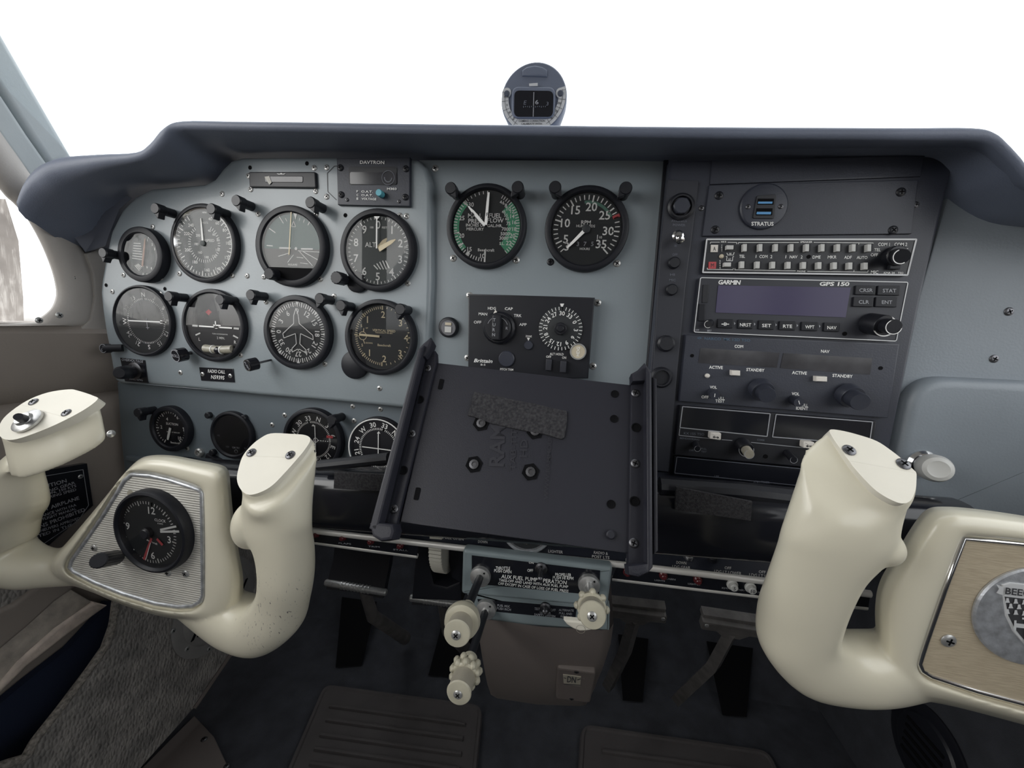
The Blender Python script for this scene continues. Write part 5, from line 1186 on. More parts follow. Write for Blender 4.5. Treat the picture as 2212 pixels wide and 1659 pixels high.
grip(b, [(200, 1218, -.106, 40, .018), (120, 1226, -.117, 36, .018), (60, 1224, -.126, 40, .021), (8, 1200, -.130, 56, .022), (-12, 1160, -.134, 82, .022), (-10, 1120, -.138, 88, .022), (8, 1078, -.142, 96, .019)],
     [ring_poly([(x * .52 - 8, y * .6 + 905 * .4 + 92) for x, y in capL], oL - NC * .0245, NC, 0), ring_poly([(x + 14, y + 88) for x, y in capL], oL - NC * .0235, NC, -.001), ring_poly([(x + 16, y + 60) for x, y in capL], oL - NC * .0165, NC, .001), ring_poly([(x + 6, y + 16) for x, y in capL], oL - NC * .007, NC, .001), ring_poly(capL, oL - NC * .0018, NC, .0010)])
hubL = [(300, 992), (330, 983), (375, 984), (430, 994), (478, 1004), (494, 1016), (499, 1060), (504, 1110), (516, 1190), (526, 1250), (520, 1310), (490, 1352), (450, 1352), (400, 1340), (340, 1330), (260, 1305), (200, 1280), (135, 1256), (108, 1232), (112, 1208), (150, 1165), (190, 1118), (230, 1070), (265, 1026)]
hub(b, hubL, plateL, -.120, -.142, -.085)
off = OFF[yk.name]; sc_ = aty(585, 1330, -.15) - off
scuffed('cream_scuffed', 'cream', tuple(sc_), .05)
body = fuse(b, 'yoke_body', 'cream_scuffed', yk)
cap_part(yk, capR, oR, NC, ((527, 986), (646, 991)), [(543, 978), (627, 983)])
gL, fl = cap_part(yk, capL, oL, NC, ((48, 876), (150, 905)), [zM(240, 160), zM(475, 238)])
# push-to-talk toggle on the left grip, small screw on its side
pt = fl.at(*zM(195, 295), .003)
b = MB(); b.lathe(pt, [(.0105, -.001), (.0105, .0008), (.0085, .002), (.006, .0022), (.0052, .0045), (.004, .0045)], 28); tn = b.build('switch_bushing', 'steel', yk)
b = MB(); e = fl.p(*fl.l(*zM(130, 265), .014), .014); b.tube([pt.p(0, 0, .003), pt.o.lerp(e, .5), e], [.0034, .0034, .0028], 12); b.build('switch_lever', 'black', tn)
b = MB(); ball(b, aty(240, 937, -.146), .002, .003, .003, 10); b.build('side_screw', 'steel', yk)
FH = plane_y(-.136)
m = mat('ribbed', (0.70, 0.68, 0.62), 0.45, metal=0.12, var=0.12, vscale=40); nt = m.node_tree
wv = nt.nodes.new('ShaderNodeTexWave'); wv.bands_direction = 'Z'; wv.inputs['Scale'].default_value = 150; tc = nt.nodes.new('ShaderNodeTexCoord'); bp = nt.nodes.new('ShaderNodeBump'); bp.inputs['Strength'].default_value = .5; bp.inputs['Distance'].default_value = .0008
nt.links.new(tc.outputs['Object'], wv.inputs['Vector']); nt.links.new(wv.outputs['Fac'], bp.inputs['Height']); nt.links.new(bp.outputs[0], nt.nodes['Principled BSDF'].inputs['Normal'])
b = MB(); b.prism(FH, FH.L(plateL, .002), -.003, .002, .0006); pl = b.build('centre_plate', 'ribbed', yk)
def rim(root, fr, px, w, z0, z1, m, name):
    pts = fr.L(px, z1); a = sum(pts[i][0] * pts[(i + 1) % len(pts)][1] - pts[(i + 1) % len(pts)][0] * pts[i][1] for i in range(len(pts)))
    if a < 0: pts = pts[::-1]
    A, B, C = pts, inset(pts, w * .5), inset(pts, w); n = len(pts)
    R = [[fr.p(x, y, z0) for x, y in A], [fr.p(x, y, z1 * .8 + z0 * .2) for x, y in A], [fr.p(x, y, z1) for x, y in B], [fr.p(x, y, z1 * .8 + z0 * .2) for x, y in C], [fr.p(x, y, z0) for x, y in C]]
    return MB().rings(R, cap0=False, cap1=False).build(name, m, root, smooth=1.2)
rim(yk, FH, plateL, .0032, -.001, .0034, 'medal', 'plate_trim')
screws(yk, plane_y(-.1382), [zN(357, 773), zN(908, 957), zN(1040, 965)], r=.0033, me=SCREW, name='plate_screw')
MB().disc(plane_y(-.1383).at(*zN(628, 370)), .0034, n=18).build('plate_hole', 'tan_knob', yk)
# clock, a part of the yoke
ck = plane_y(-.138)
l, r, t, bt = zN(490, 0)[0], zN(1033, 0)[0], zN(0, 358)[1], zN(0, 968)[1]
cf = ck.at((l + r) / 2, (t + bt) / 2, .008); x0 = cf.l(l, (t + bt) / 2)[0]; x1 = cf.l(r, (t + bt) / 2)[0]; y1 = cf.l((l + r) / 2, t)[1]; y0 = cf.l((l + r) / 2, bt)[1]
Rc = (x1 - x0 + y1 - y0) / 4; cf = cf.sub((x0 + x1) / 2, (y0 + y1) / 2); Ri = Rc - .0050
b = MB(); b.lathe(cf, [(Rc, -.009), (Rc, -.003), (Rc - .0012, -.0006), (Rc - .003, 0), (Ri + .001, -.0008), (Ri, -.002), (Ri - .001, -.006)], 52, cap1=False); clk = b.build('clock', 'bezel', yk)
cdl = cf.sub(0, 0, -.0055); MB().disc(cdl, Ri, 0, 48).build('clock_dial', 'dial', clk)
cc = cdl.at(*zN(765, 655))
b = MB(); nums(b, cc, [(0 + 14, '12'), (100, '3'), (172, '6'), (-72 - 10, '9')], Ri * .66, .0062); b.ticks(cc, 12, 372, 60, Ri * .80, Ri * .88, .0005, .0004); b.ticks(cc, 12, 372, 12, Ri * .76, Ri * .89, .0009, .0004)
ptxt(b, cdl, 'CLOCK', zN(850, 568), 6); ptxt(b, cdl, '8 DAYS', zN(850, 592), 3); ptxt(b, cdl, 'Beechcraft', zN(790, 728), 4.5, rot=-.25); b.build('clock_markings', 'white', clk)
for nm, p, q, w, m_ in (('hour_hand', (850, 638), (970, 612), 4.6, 'white'), ('minute_hand', (850, 652), (992, 650), 5, 'white'), ('second_hand', (785, 700), (728, 860), 5.5, 'red'), ('alarm_hand', (825, 705), (868, 752), 6, 'red'), ('sweep_hand', (778, 735), (742, 865), 1.6, 'white')):
    b = MB(); b.pxline(cdl, [zN(*p), zN(*q)], w, .0016 if m_ == 'white' else .0009); b.build(nm, m_, clk)
MB().lathe(cc, [(.0050, 0), (.0050, .003), (.0035, .0042)], 22).build('clock_hub', 'black', clk)
MB().disc(cf, Ri, -.0018, 40).build('clock_glass', 'glass', clk)
kb = ck.p(*ck.l(*zN(520, 845), .004), .004); ke = ck.p(*ck.l(*zN(388, 868), .024), .024); axk = (ke - kb).normalized(); kf = axf(kb, axk)
b = MB(); knob(b, kf, .0062, (ke - kb).length, n=36, flute=.06); b.build('clock_knob', 'black', clk)

# --- copilot yoke
y2 = thing('control_yoke', 'cream copilot control yoke with wood-look face and round silver emblem', 'control yoke', aty(2100, 1350, -.09))
cap2 = [(1790, 931), (1813, 932), (1850, 941), (1891, 955), (1923, 976), (1948, 996), (1970, 1017), (1976, 1024), (1976, 1042), (1973, 1064), (1962, 1084), (1944, 1089), (1919, 1080), (1890, 1062), (1866, 1039), (1841, 1011), (1831, 997), (1817, 978), (1796, 947)]
o2 = aty(1890, 1010, -.149)
b = MB()
grip(b, [(2020, 1430, -.104, 56, .017), (1950, 1436, -.115, 66, .019), (1880, 1441, -.124, 68, .021), (1815, 1440, -.127, 68, .021), (1758, 1424, -.130, 74, .021), (1722, 1382, -.132, 74, .021), (1724, 1335, -.134, 74, .021), (1742, 1285, -.139, 78, .018), (1764, 1235, -.142, 84, .017), (1791, 1194, -.145, 97, .016), (1810, 1158, -.147, 106, .0155)],
     [ring_poly([(1731, 1012), (1765, 1002), (1850, 1012), (1925, 1042), (1962, 1082), (1955, 1105), (1930, 1136), (1880, 1146), (1810, 1128), (1752, 1090), (1730, 1045)], o2 - NC * .0130, NC, .0008), ring_poly([(1750, 962), (1790, 948), (1850, 958), (1920, 986), (1970, 1026), (1976, 1050), (1970, 1084), (1950, 1106), (1915, 1108), (1860, 1088), (1800, 1050), (1748, 1012), (1735, 988)], o2 - NC * .0075, NC, .0008), ring_poly(cap2, o2 - NC * .0018, NC, .0008)])
ball(b, aty(1898, 1177, -.145), .0115, .014, .0115)
hub2 = [(2001, 1099), (2040, 1094), (2100, 1098), (2200, 1112), (2330, 1135), (2440, 1165), (2470, 1200), (2560, 1380), (2600, 1560), (2560, 1640), (2480, 1640), (2330, 1600), (2212, 1566), (2092, 1534), (2030, 1520), (1965, 1508), (1925, 1480), (1900, 1430), (1892, 1370), (1890, 1310), (1900, 1255), (1935, 1195), (1968, 1140)]
hub(b, hub2, face2, -.120, -.142, -.085)
fuse(b, 'yoke_body', 'cream', y2)
cap_part(y2, cap2, o2, NC, ((1831, 997), (1976, 1024)), [zR(522, 177), zR(808, 250)])
b = MB(); b.prism(FH, FH.L(face2, .002), -.003, .002, .0004); b.build('face_plate', 'wood_face', y2)
rim(y2, FH, face2, .0028, -.001, .0036, 'chrome', 'chrome_trim')
screws(y2, plane_y(-.1382), [zR(1045, 1180)], r=.0042, name='face_screw')
c = plane_y(-.1382).at(2234, 1331); Rm = abs(c.l(2100, 1312)[0])
b = MB(); b.lathe(c, [(Rm, 0), (Rm, .001), (Rm * .97, .0018), (Rm * .9, .002)], 60); md = b.build('medallion', 'medal', y2)
f5 = plane_y(-.1405)
sh = [(2164, 1263), (2182, 1258), (2330, 1276), (2326, 1330), (2306, 1376), (2268, 1405), (2246, 1412), (2214, 1394), (2188, 1364), (2172, 1330)]
b = MB(); b.prism(f5, f5.L(sh), -.001, .0006, .0004); b.build('shield', 'silver_card', md)
b = MB(); b.prism(f5, f5.L([(2171, 1289), (2322, 1306), (2318, 1332), (2300, 1370), (2266, 1398), (2246, 1404), (2217, 1388), (2194, 1360), (2179, 1330)], .0008), 0, .0008); b.build('shield_field', 'ink', md)
b = MB(); b.pxflat(f5, [(2152, 1262), (2168, 1268), (2168, 1286), (2152, 1281), (2158, 1272)], .0008); b.build('banner_end', 'silver_card', md)
b = MB(); b.pxtext(f5, 'BEECHCRAFT', 2171, 1283, 2322, 1301, 14, z=.0012, bold=.02); b.build('banner_lettering', 'ink', md)
b = MB()
for rr in range(3):
    for k in range(8):
        x = 2176 + k * 18 + (rr % 2) * 7; y = 1292 + rr * 12 + k * 1.9
        b.pxflat(f5, [(x - 2, y), (x + 3, y), (x + 4, y + 6), (x + 6, y + 10), (x - 5, y + 10), (x - 3, y + 6)], .0012)
b.pxflat(f5, [(2192, 1346), (2240, 1351), (2240, 1360), (2191, 1355)], .0012); b.pxflat(f5, [(2214, 1334), (2223, 1335), (2223, 1392), (2214, 1388)], .0013)
b.pxflat(f5, [(2191, 1340), (2196, 1340), (2195, 1362), (2190, 1362)], .0014); b.pxflat(f5, [(2208, 1334), (2229, 1336), (2229, 1340), (2208, 1338)], .0014)
b.build('shield_charges', 'silver_card', md, kind='stuff')

# ================================================================== black control arm joining the yokes
root = thing('control_column', 'glossy black cross arm running behind the tablet tray between both yokes', 'control column', aty(1150, 1100, -.04))
b = MB(); rs = []
for px, py, h in ((380, 1046, 58), (560, 1062, 62), (760, 1075, 66), (1150, 1098, 72), (1560, 1124, 78), (1800, 1140, 80), (2060, 1158, 80)):
    cN = aty(px, py, -.052); hm = h * mpp(cN)
    rs.append([cN + V((0, -.024 * math.copysign(abs(math.cos(q)) ** .8, math.cos(q)), hm * math.copysign(abs(math.sin(q)) ** .7, math.sin(q)))) for q in [2 * PI * j / 28 for j in range(28)]])
b.rings(rs); b.build('arm_tube', 'black_gloss', root)
fv = plane_y(-.0775)
def velcro_patch(root, fr, pts, z=.0015):
    b = MB(); b.prism(fr, fr.L(pts, z), -.0015, z, .0005); return b.build('velcro_patch', 'velcro', root)
velcro_patch(root, fv, [zK(160, 720), zK(812, 845), zK(800, 1010), zK(150, 915)], .0008)
velcro_patch(root, fv, [(722, 1020), (838, 1026), (830, 1062), (720, 1056)], .0008)
b = MB(); P_ = [aty(x, y, -.070) for x, y in ((690, 1006), (840, 990))]; b.tube(P_, .0055, 10); b.build('arm_edge', 'black', root)
b = MB(); P_ = [aty(x, y, -.062) for x, y in ((1425, 1050), (1600, 1062), (1740, 1078))]; b.tube(P_, .008, 10); b.build('arm_edge', 'black', root)
# ================================================================== tablet tray
zO, zP, zQ, zS = zc(780, 720, 3.0727), zc(660, 1130, 3.2529), zc(1280, 1130, 3.4563), zc(860, 1180, 4.366)
tl, tr, br, bl = aty(941, 783, -.088), aty(1366, 832, -.088), aty(1358, 1193, -.146), aty(866, 1127, -.146)
FY = plane_px(tl, tr, br, bl)
ty = thing('tablet_tray', 'empty black tablet tray with side clamps, tilted in the middle of the cockpit', 'tablet holder', FY.p(0, 0, -.02))
b = MB(); b.prism(FY, FY.L([(941, 783), (1368, 832), (1359, 1196), (864, 1128)]), -.006, 0, .0008, base=True); b.build('back_plate', 'tray', ty)
def arm(polys, name='clamp_arm'):
    b = MB()
    for pts, z0, z1, bv in polys: b.prism(FY, FY.L(pts, z1), z0, z1, bv, base=True)
    return b.build(name, 'tray', ty)
la = MB(); la.prism(FY, FY.L([(900, 770), (940, 757), (941, 785), (857, 1132), (848, 1146), (802, 1146)], .003), -.006, .003, .0008, base=True); la = la.build('clamp_arm', 'tray', ty)
def piece(root, pts, z0, z1, bv, name, m='tray'):
    b = MB(); b.prism(FY, FY.L(pts, z1), z0, z1, bv, base=True); return b.build(name, m, root)
piece(la, [(903, 752), (916, 745), (814, 1150), (796, 1142)], -.004, .014, .0015, 'arm_wall')
piece(la, [(899, 757), (912, 742), (930, 727), (934, 735), (928, 752), (918, 770), (902, 772)], 0, .011, .002, 'top_hook')
piece(la, [(797, 1130), (812, 1128), (848, 1132), (852, 1148), (846, 1166), (822, 1170), (803, 1158)], 0, .014, .002, 'bottom_hook')
piece(la, [(922, 775), (925, 775), (833, 1140), (829, 1140)], .002, .0042, 0, 'arm_groove', 'black_gloss')
ra = MB(); ra.prism(FY, FY.L([(1364, 808), (1398, 800), (1400, 1238), (1357, 1240)], .003), -.006, .003, .0008, base=True); ra = ra.build('clamp_arm', 'tray', ty)
piece(ra, [(1396, 792), (1408, 806), (1411, 1226), (1398, 1240)], -.004, .014, .0015, 'arm_wall')
piece(ra, [(1410, 814), (1419, 818), (1422, 1190), (1412, 1198)], -.010, .004, .001, 'outer_flange')
piece(ra, [(1364, 806), (1378, 798), (1393, 782), (1407, 800), (1402, 822), (1366, 824)], 0, .010, .002, 'top_hook')
piece(ra, [(1356, 1222), (1402, 1216), (1404, 1236), (1380, 1248), (1358, 1243)], 0, .014, .002, 'bottom_hook')
fs = FY.sub(0, 0, .0031)
for p in ((440, 232), (335, 668), (218, 1168)): place('clamp_screw', SCREW_DARK, fs.at(*zO(*p), 0, .5), la, scale=3.2)
for p in ((1822, 398), (1820, 865), (1810, 1393)): place('clamp_screw', SCREW_DARK, fs.at(*zO(*p), 0, .9), ra, scale=3.2)
for root_, ps in ((la, ((390, 440), (280, 910))), (ra, ((1825, 625), (1815, 1115)))):
    for p in ps: MB().lathe(fs.at(*zO(*p)), [(.0034, 0), (.0034, .0006), (.0026, .0006), (.0024, .0001)], 20).build('bolt_hole', 'black_matt', root_)
fp0 = FY.sub(0, 0, .0002)
for p in ((1685, 403), (1680, 568), (1660, 1135)): MB().lathe(fp0.at(*zO(*p)), [(.0030, 0), (.0030, .0004), (.0024, .0001)], 20).build('plate_hole', 'black_matt', ty)
MB().lathe(fp0.at(*zO(1655, 1338)), [(.0030, 0), (.0030, .0025), (.0022, .0032)], 20).build('rubber_foot', 'tray', ty)
for p in ((530, 338), (372, 1065)):
    b = MB(); c = fp0.at(*zO(*p)); b.prism(c, round_poly([(-.0018, -.0045), (.0018, -.0045), (.0018, .0045), (-.0018, .0045)], .001), 0, .0004); b.build('plate_slot', 'black_matt', ty)
for i, p in enumerate(((797, 597), (1155, 650), (750, 870), (1125, 920))):
    c = fp0.at(*zO(*p)); b = MB(); b.lathe(c, [(.0066, 0), (.0066, .0005), (.0058, .0002)], 6, a0=.3); hx = b.build('hex_socket', 'black_matt', ty)
    MB().lathe(c, [(.0036, .0003), (.0036, .0012), (.0018, .0014), (.0016, .0006)], 12).build('nut', 'dark_steel', hx)
b = MB(); vp = [(750, 388), (860, 405), (1000, 438), (1150, 466), (1270, 495), (1368, 515), (1366, 600), (1350, 690), (1330, 703), (1210, 668), (1050, 640), (870, 600), (745, 552), (708, 545)]
b.prism(FY, FY.L([zO(*p) for p in vp], .0018), 0, .0018, .0005); b.build('velcro_patch', 'velcro', ty)
b = MB()
b.pxtext(FY, 'RAM', *zO(945, 885), *zO(955, 610), 32, z=.0006, bold=.02); b.pxtext(FY, 'TAB-TITE', *zO(1022, 912), *zO(1035, 600), 12, z=.0006); b.pxtext(FY, 'HD', *zO(1100, 822), *zO(1106, 705), 16, z=.0006); b.pxtext(FY, 'WWW.RAMMOUNT.COM', *zO(1240, 1105), *zO(1278, 520), 9, z=.0006)
b.build('embossed_lettering', 'tray_emboss', ty)
# mount arm of the tray down to the control arm
b = MB(); b.tube([FY.p(0, 0, -.006), FY.p(.002, -.004, -.03), aty(1120, 1080, -.075)], [.016, .010, .014], 18); b.build('mount_arm', 'black', ty)

# ================================================================== lower switch panel with its two bright mouldings
YB = -.055
sw = thing('switch_console', 'black lower switch panel with bright metal mouldings along its edge', 'switch panel', aty(1280, 1215, -.03))
tA, tB = aty(640, 1095, -.015), aty(1960, 1215, -.015); bA, bB = aty(640, 1141, YB), aty(1900, 1284, YB)
FS = plane_px(tA, tB, bB, bA)
bar1 = [(600, 1137), (680, 1147), (998, 1184), (1335, 1219), (1668, 1257), (1880, 1283)]
b = MB(); P_ = [aty(x, y, YB) for x, y in bar1]; up = [aty(x, y - 70, -.012) for x, y in bar1]
b.add(P_ + up, [(i, i + 1, len(P_) + i + 1, len(P_) + i) for i in range(len(P_) - 1)]); b.build('upper_face', 'black_panel', sw)
b = MB(); rs = []
for p in P_: rs.append([p + V((0, -.0026 * math.cos(q), .0031 * math.sin(q))) for q in [2 * PI * j / 14 for j in range(14)]])
b.rings(rs); b.build('upper_moulding', 'alu', sw)
for run in ([(600, 1160), (680, 1171), (792, 1187), (902, 1201)], [(1322, 1249), (1480, 1268), (1659, 1289), (1872, 1312)]):
    b = MB(); lo_ = [aty(x, y, YB + .004) for x, y in run]
    rs = [[p + V((0, -.0022 * math.cos(q), .0024 * math.sin(q))) for q in [2 * PI * j / 12 for j in range(12)]] for p in lo_]; b.rings(rs); b.build('lower_moulding', 'alu', sw)
for lo_, hi_ in (([(600, 1162), (680, 1171), (902, 1201)], [(600, 1137), (680, 1147), (902, 1174)]), ([(1322, 1249), (1659, 1289), (1876, 1312)], [(1335, 1219), (1668, 1257), (1880, 1283)])):
    b = MB(); b.add([aty(x, y, YB + .002) for x, y in lo_ + hi_], [(0, 1, 4, 3), (1, 2, 5, 4)]); b.build('breaker_strip', 'black_gloss', sw)
fb = plane_y(YB + .0015)
for x, y in ((686, 1152), (743, 1159), (803, 1167), (866, 1176), (1354, 1234), (1432, 1241), (1506, 1251)):
    b = MB(); c = fb.at(x, y); b.lathe(c, [(.0036, 0), (.0036, .002), (.0024, .003), (.0024, .005), (.0016, .0056)], 18); b.build('red_breaker', 'red_lens', sw)
for x, y, t in ((1581, 1262, '5'), (1620, 1268, '10'), (1660, 1271, '10')):
    b = MB(); c = fb.at(x, y); b.lathe(c, [(.0046, 0), (.0046, .0015), (.0036, .0022), (.0032, .0055), (.0026, .006)], 20); q = b.build('white_breaker', 'button_white', sw); b = MB(); b.text(c, t, 0, 0, .003, 0, .0062); b.build('amp_number', 'ink', q)
b = MB()
for t, x0, y0, x1, y1, h in (('LIGHTS', *zQ(462, 430), *zQ(540, 438), 3), ('CABIN', *zQ(545, 420), *zQ(618, 428), 3.6), ('LIGHTER', *zQ(712, 458), *zQ(803, 466), 3.4), ('KMA-20', *zQ(965, 490), *zQ(1065, 498), 3.6), ('MK-12D', *zQ(1090, 505), *zQ(1192, 512), 3.6), ('KX-155', *zQ(1215, 520), *zQ(1315, 528), 3.6), ('FLAPS', *zP(232, 145), *zP(320, 152), 3), ('TRIM', *zP(440, 168), *zP(520, 172), 3), ('STALL', *zP(615, 190), *zP(720, 198), 3)): b.pxtext(fb, t, x0, y0, x1, y1, h)
b.build('breaker_lettering', 'white_dim', sw)
def facefr(x):     # flat frame on the upper face near pixel column x
    i = max(k for k in range(len(bar1) - 1) if bar1[k][0] <= x); ex = P_[i + 1] - P_[i]; return Fr(P_[i], ex, up[i] - P_[i])
b = MB()
for t, x0, y0, x1, y1, h in (('FULL OPEN', *zP(965, 108), *zP(1110, 122), 5.5), ('DOWN', *zP(1212, 138), *zP(1278, 143), 5.5), ('LIGHTER', *zP(1705, 206), *zP(1808, 214), 6), ('RADIO &', *zP(2025, 215), *zP(2125, 224), 6), ('POST LTS', *zP(2012, 243), *zP(2135, 253), 6), ('F', *zQ(247, 283), *zQ(258, 284), 6), ('DOWN', *zQ(625, 303), *zQ(700, 310), 6), ('LDG GEAR', *zQ(595, 334), *zQ(730, 344), 6), ('OFF', *zQ(985, 343), *zQ(1035, 347), 6), ('LDG LT LOWER', *zQ(908, 372), *zQ(1112, 390), 7), ('OFF', *zQ(1240, 372), *zQ(1292, 377), 6), ('LDG LT UPPER', *zQ(1168, 398), *zQ(1375, 416), 7), ('NAV', *zQ(1990, 490), *zQ(2040, 494), 6)):
    b.pxtext(facefr(x0), t, x0, y0, x1, y1, h, z=.0006)
b.build('switch_lettering', 'white', sw)
ff = facefr(1480)
b = MB(); c = ff.at(*zQ(718, 255)); b.lathe(c, [(.0052, 0), (.0052, .004), (.004, .006), (.003, .009), (.002, .010)], 20); b.build('gear_switch', 'chrome', sw)
b = MB(); c = ff.at(*zQ(890, 275)); b.lathe(c, [(.0045, 0), (.0045, .004), (.003, .006)], 18); b.build('switch_cap', 'black', sw)
fg_ = facefr(1000)
root = thing('vent_knob', 'cream ring knob half hidden under the tablet tray', 'knob', fg_.p(*fg_.l(967, 1146), 0))
b = MB(); c = fg_.at(967, 1143, .003); b.lathe(c, [(.0096, 0), (.0096, .005), (.0088, .006), (.0062, .006), (.006, .004)], 32, cap1=False); b.build('ring', 'cream_knob', root); MB().disc(c, .0062, .004, 24).build('knob_face', 'medal', root)
root = thing('fuel_gauge', 'round gauge with silver rim peeking out below the tablet tray', 'gauge', fg_.p(*fg_.l(1138, 1150), 0))
fq = plane_y(-.052); c = fq.at(1138, 1140); Rq = .0245
b = MB(); b.lathe(c, [(Rq, -.02), (Rq, .003), (Rq - .001, .004), (Rq - .0035, .004), (Rq - .0042, .002)], 44, cap1=False); b.build('rim', 'medal', root); MB().disc(c, Rq - .004, .002, 40).build('dial', 'dial', root)
b = MB(); b.ticks(c, 150, 210, 6, Rq * .45, Rq * .58, .0005, .0023); b.arc(c, Rq * .58, Rq * .62, 140, 220, .0023, 16); ptxt(b, c, '15', (1136, 1172), 7, z=.0023); b.build('dial_markings', 'amber_white', root)

# ================================================================== throttle box
FQ = plane_y(-.066)
tb = thing('throttle_box', 'blue grey engine control box with black lettered placards', 'control box', aty(1160, 1270, -.05))
b = MB(); b.prism(FQ, round_poly(FQ.L([(999, 1187), (1324, 1226), (1312, 1314), (996, 1284)]), .004), -.010, 0, .003, 3, base=True); b.build('upper_frame', 'box_paint', tb)
FQ2 = plane_y(-.060)
b = MB(); b.prism(FQ2, round_poly(FQ2.L([(1004, 1276), (1318, 1312), (1317, 1364), (1036, 1346)]), .002), -.010, 0, .002, 2, base=True); b.build('lower_frame', 'box_paint', tb)
b = MB(); b.prism(FQ, FQ.L([zP(1168, 228), zP(2070, 335), zP(2062, 508), zP(1168, 424)], .0006), -.001, .0006); pu = b.build('upper_placard', 'black_gloss', tb)
b = MB(); b.prism(FQ2, FQ2.L([zP(1208, 535), zP(1905, 595), zP(1895, 678), zP(1230, 612)], .0006), -.001, .0006); pl2 = b.build('lower_placard', 'black_gloss', tb)
b = MB()
for t, x0, y0, x1, y1, h in (('THROTTLE', 920, 218, 1056, 222, 6.5), ('PUSH OPEN', 905, 243, 1068, 256, 6.5), ('OFF', 1218, 240, 1272, 242, 6), ('ON', 1232, 162, 1278, 166, 4), ('PROPELLER', 1480, 280, 1632, 286, 6.5), ('PUSH HI RPM', 1458, 308, 1652, 318, 6.5), ('AUX FUEL PUMP OPERATION', 972, 300, 1587, 362, 8), ('TAKE-OFF AND LAND WITH AUX FUEL PUMP', 950, 330, 1602, 396, 5.6), ('OFF EXCEPT IN CASE OF LOSS OF FUEL PRESS', 942, 362, 1605, 436, 5.6)): b.pxtext(FQ, t, *zS(x0, y0), *zS(x1, y1), h, z=.0010)
b.build('placard_lettering', 'white', pu)
b = MB()
for t, x0, y0, x1, y1, h in (('FUEL MIX.', 935, 568, 1055, 580, 5), ('PUSH RICH', 930, 596, 1062, 610, 5), ('TEST', 1285, 600, 1336, 604, 5.4), ('OFF', 1437, 612, 1485, 616, 5.4), ('LDG GR', 1337, 632, 1440, 640, 4), ('SAFETY SYSTEM', 1282, 652, 1482, 672, 4.6), ('ALTERNATE', 1515, 610, 1655, 618, 4.6), ('PULL AND', 1518, 640, 1640, 650, 4.6), ('RELEASE', 1532, 670, 1640, 682, 4.6)): b.pxtext(FQ2, t, *zS(x0, y0), *zS(x1, y1), h, z=.0010)
b.build('placard_lettering', 'white_dim', pl2)
toggle(tb, FQ.sub(0, 0, .0006), zS(1350, 205), zS(1340, 315), r=.0022, prot=.016, nut=.0058, m='dark_steel')
toggle(tb, FQ2.sub(0, 0, .0006), zS(1390, 572), zS(1385, 625), r=.0022, prot=.014, nut=.0052, m='dark_steel')
def esc(root, fr, px, r=.0098):
    c = fr.at(*px); b = MB(); b.lathe(c, [(r, 0), (r, .002), (r * .96, .004), (r * .5, .0058), (r * .42, .0058), (r * .42, .0085)], 34); e = b.build('escutcheon', 'steel', root)
    for a in (55, 235): MB().lathe(c.sub(r * .72 * math.cos(math.radians(a)), r * .72 * math.sin(math.radians(a)), .0046), [(.0009, 0), (.0009, .0006)], 10).build('set_hole', 'black_matt', e)
    return c
def engine_knob(name, label, fr, foot, face, prof, fluted, rod, cat='knob'):
    c = fr.at(*foot); root = thing(name, label, cat, c.o)
    esc(root, fr, foot)
    F = aty(*face[:2], face[2]); ax = (F - c.o).normalized(); kf = axf(F, ax)
    b = MB(); b.tube([c.o, F - ax * .02], rod, 16); b.build('push_rod', 'black' if rod > .003 else 'steel', root)
    b = MB(); b.lathe(kf, prof['body'], 34, cap0=True); b.build('knob_body', 'cream_knob', root)
    b = MB(); b.lathe(kf, prof['button'], 34, cap0=True, cap1=False); bt = b.build('lock_button', 'tan_knob', root)
    r0 = prof['button'][-1][0]
    b = MB(); b.lathe(kf, [(r0, -.0006), (r0 - .0006, .0004), (r0 - .0014, .0006)], 34); b.build('button_cap', 'cream_knob', bt)
    place('knob_screw', SCREW, kf.sub(-.0004, -.0006, .0007, .5), bt, scale=r0 * 1000 * .36)
    if fluted:
        zf, rf, nf = fluted
        for row, dz in ((0, 0), (1, .0055)) if nf > 8 else ((0, 0),):
            for k in range(nf):
                a = 2 * PI * (k + .5 * row) / nf; cc_ = kf.p(rf * math.cos(a), rf * math.sin(a), zf + dz); b = MB(); ball(b, cc_, .0027, .0032, .0027, 8); b.build('grip_lobe', 'cream_knob', root)
    return root
engine_knob('throttle_control', 'cream throttle knob with smooth bulb on a long black rod, upper left', FQ.sub(0, 0, .0006), zS(780, 275), (987, 1369, -.158), {'body': [(0.0057, -.036), (0.0060, -.029), (0.0091, -.0265), (0.0123, -.022), (0.0136, -.0175), (0.0129, -.0135), (0.0103, -.0125)], 'button': [(0.0088, -.018), (0.0091, -.0012), (0.0096, -.0006)]}, None, .0036)
engine_knob('mixture_control', 'cream mixture knob with ring of small lobes, lowest on a long rod', FQ2.sub(0, 0, .0006), zS(835, 582), (991, 1497, -.160), {'body': [(0.0058, -.034), (0.0063, -.030), (0.0058, -.028), (0.0093, -.0245), (0.0106, -.020), (0.0103, -.0155), (0.0093, -.0145)], 'button': [(0.0083, -.018), (0.0086, -.0012), (0.0091, -.0006)]}, (-.0225, .0100, 10), .0034)
engine_knob('propeller_control', 'cream propeller knob with lobed collar pushed in at the right', FQ.sub(0, 0, .0006), zS(1800, 352), (1280, 1329, -.138), {'body': [(0.0066, -.030), (0.0078, -.026), (0.0096, -.022), (0.0108, -.017), (0.0108, -.0135), (0.0096, -.0125)], 'button': [(0.0088, -.018), (0.0091, -.0012), (0.0096, -.0006)]}, (-.0155, .0108, 8), .0030)
root = thing('alternate_air_handle', 'flat white finger lever below the propeller knob', 'handle', FQ2.p(*FQ2.l(1254, 1353), 0))
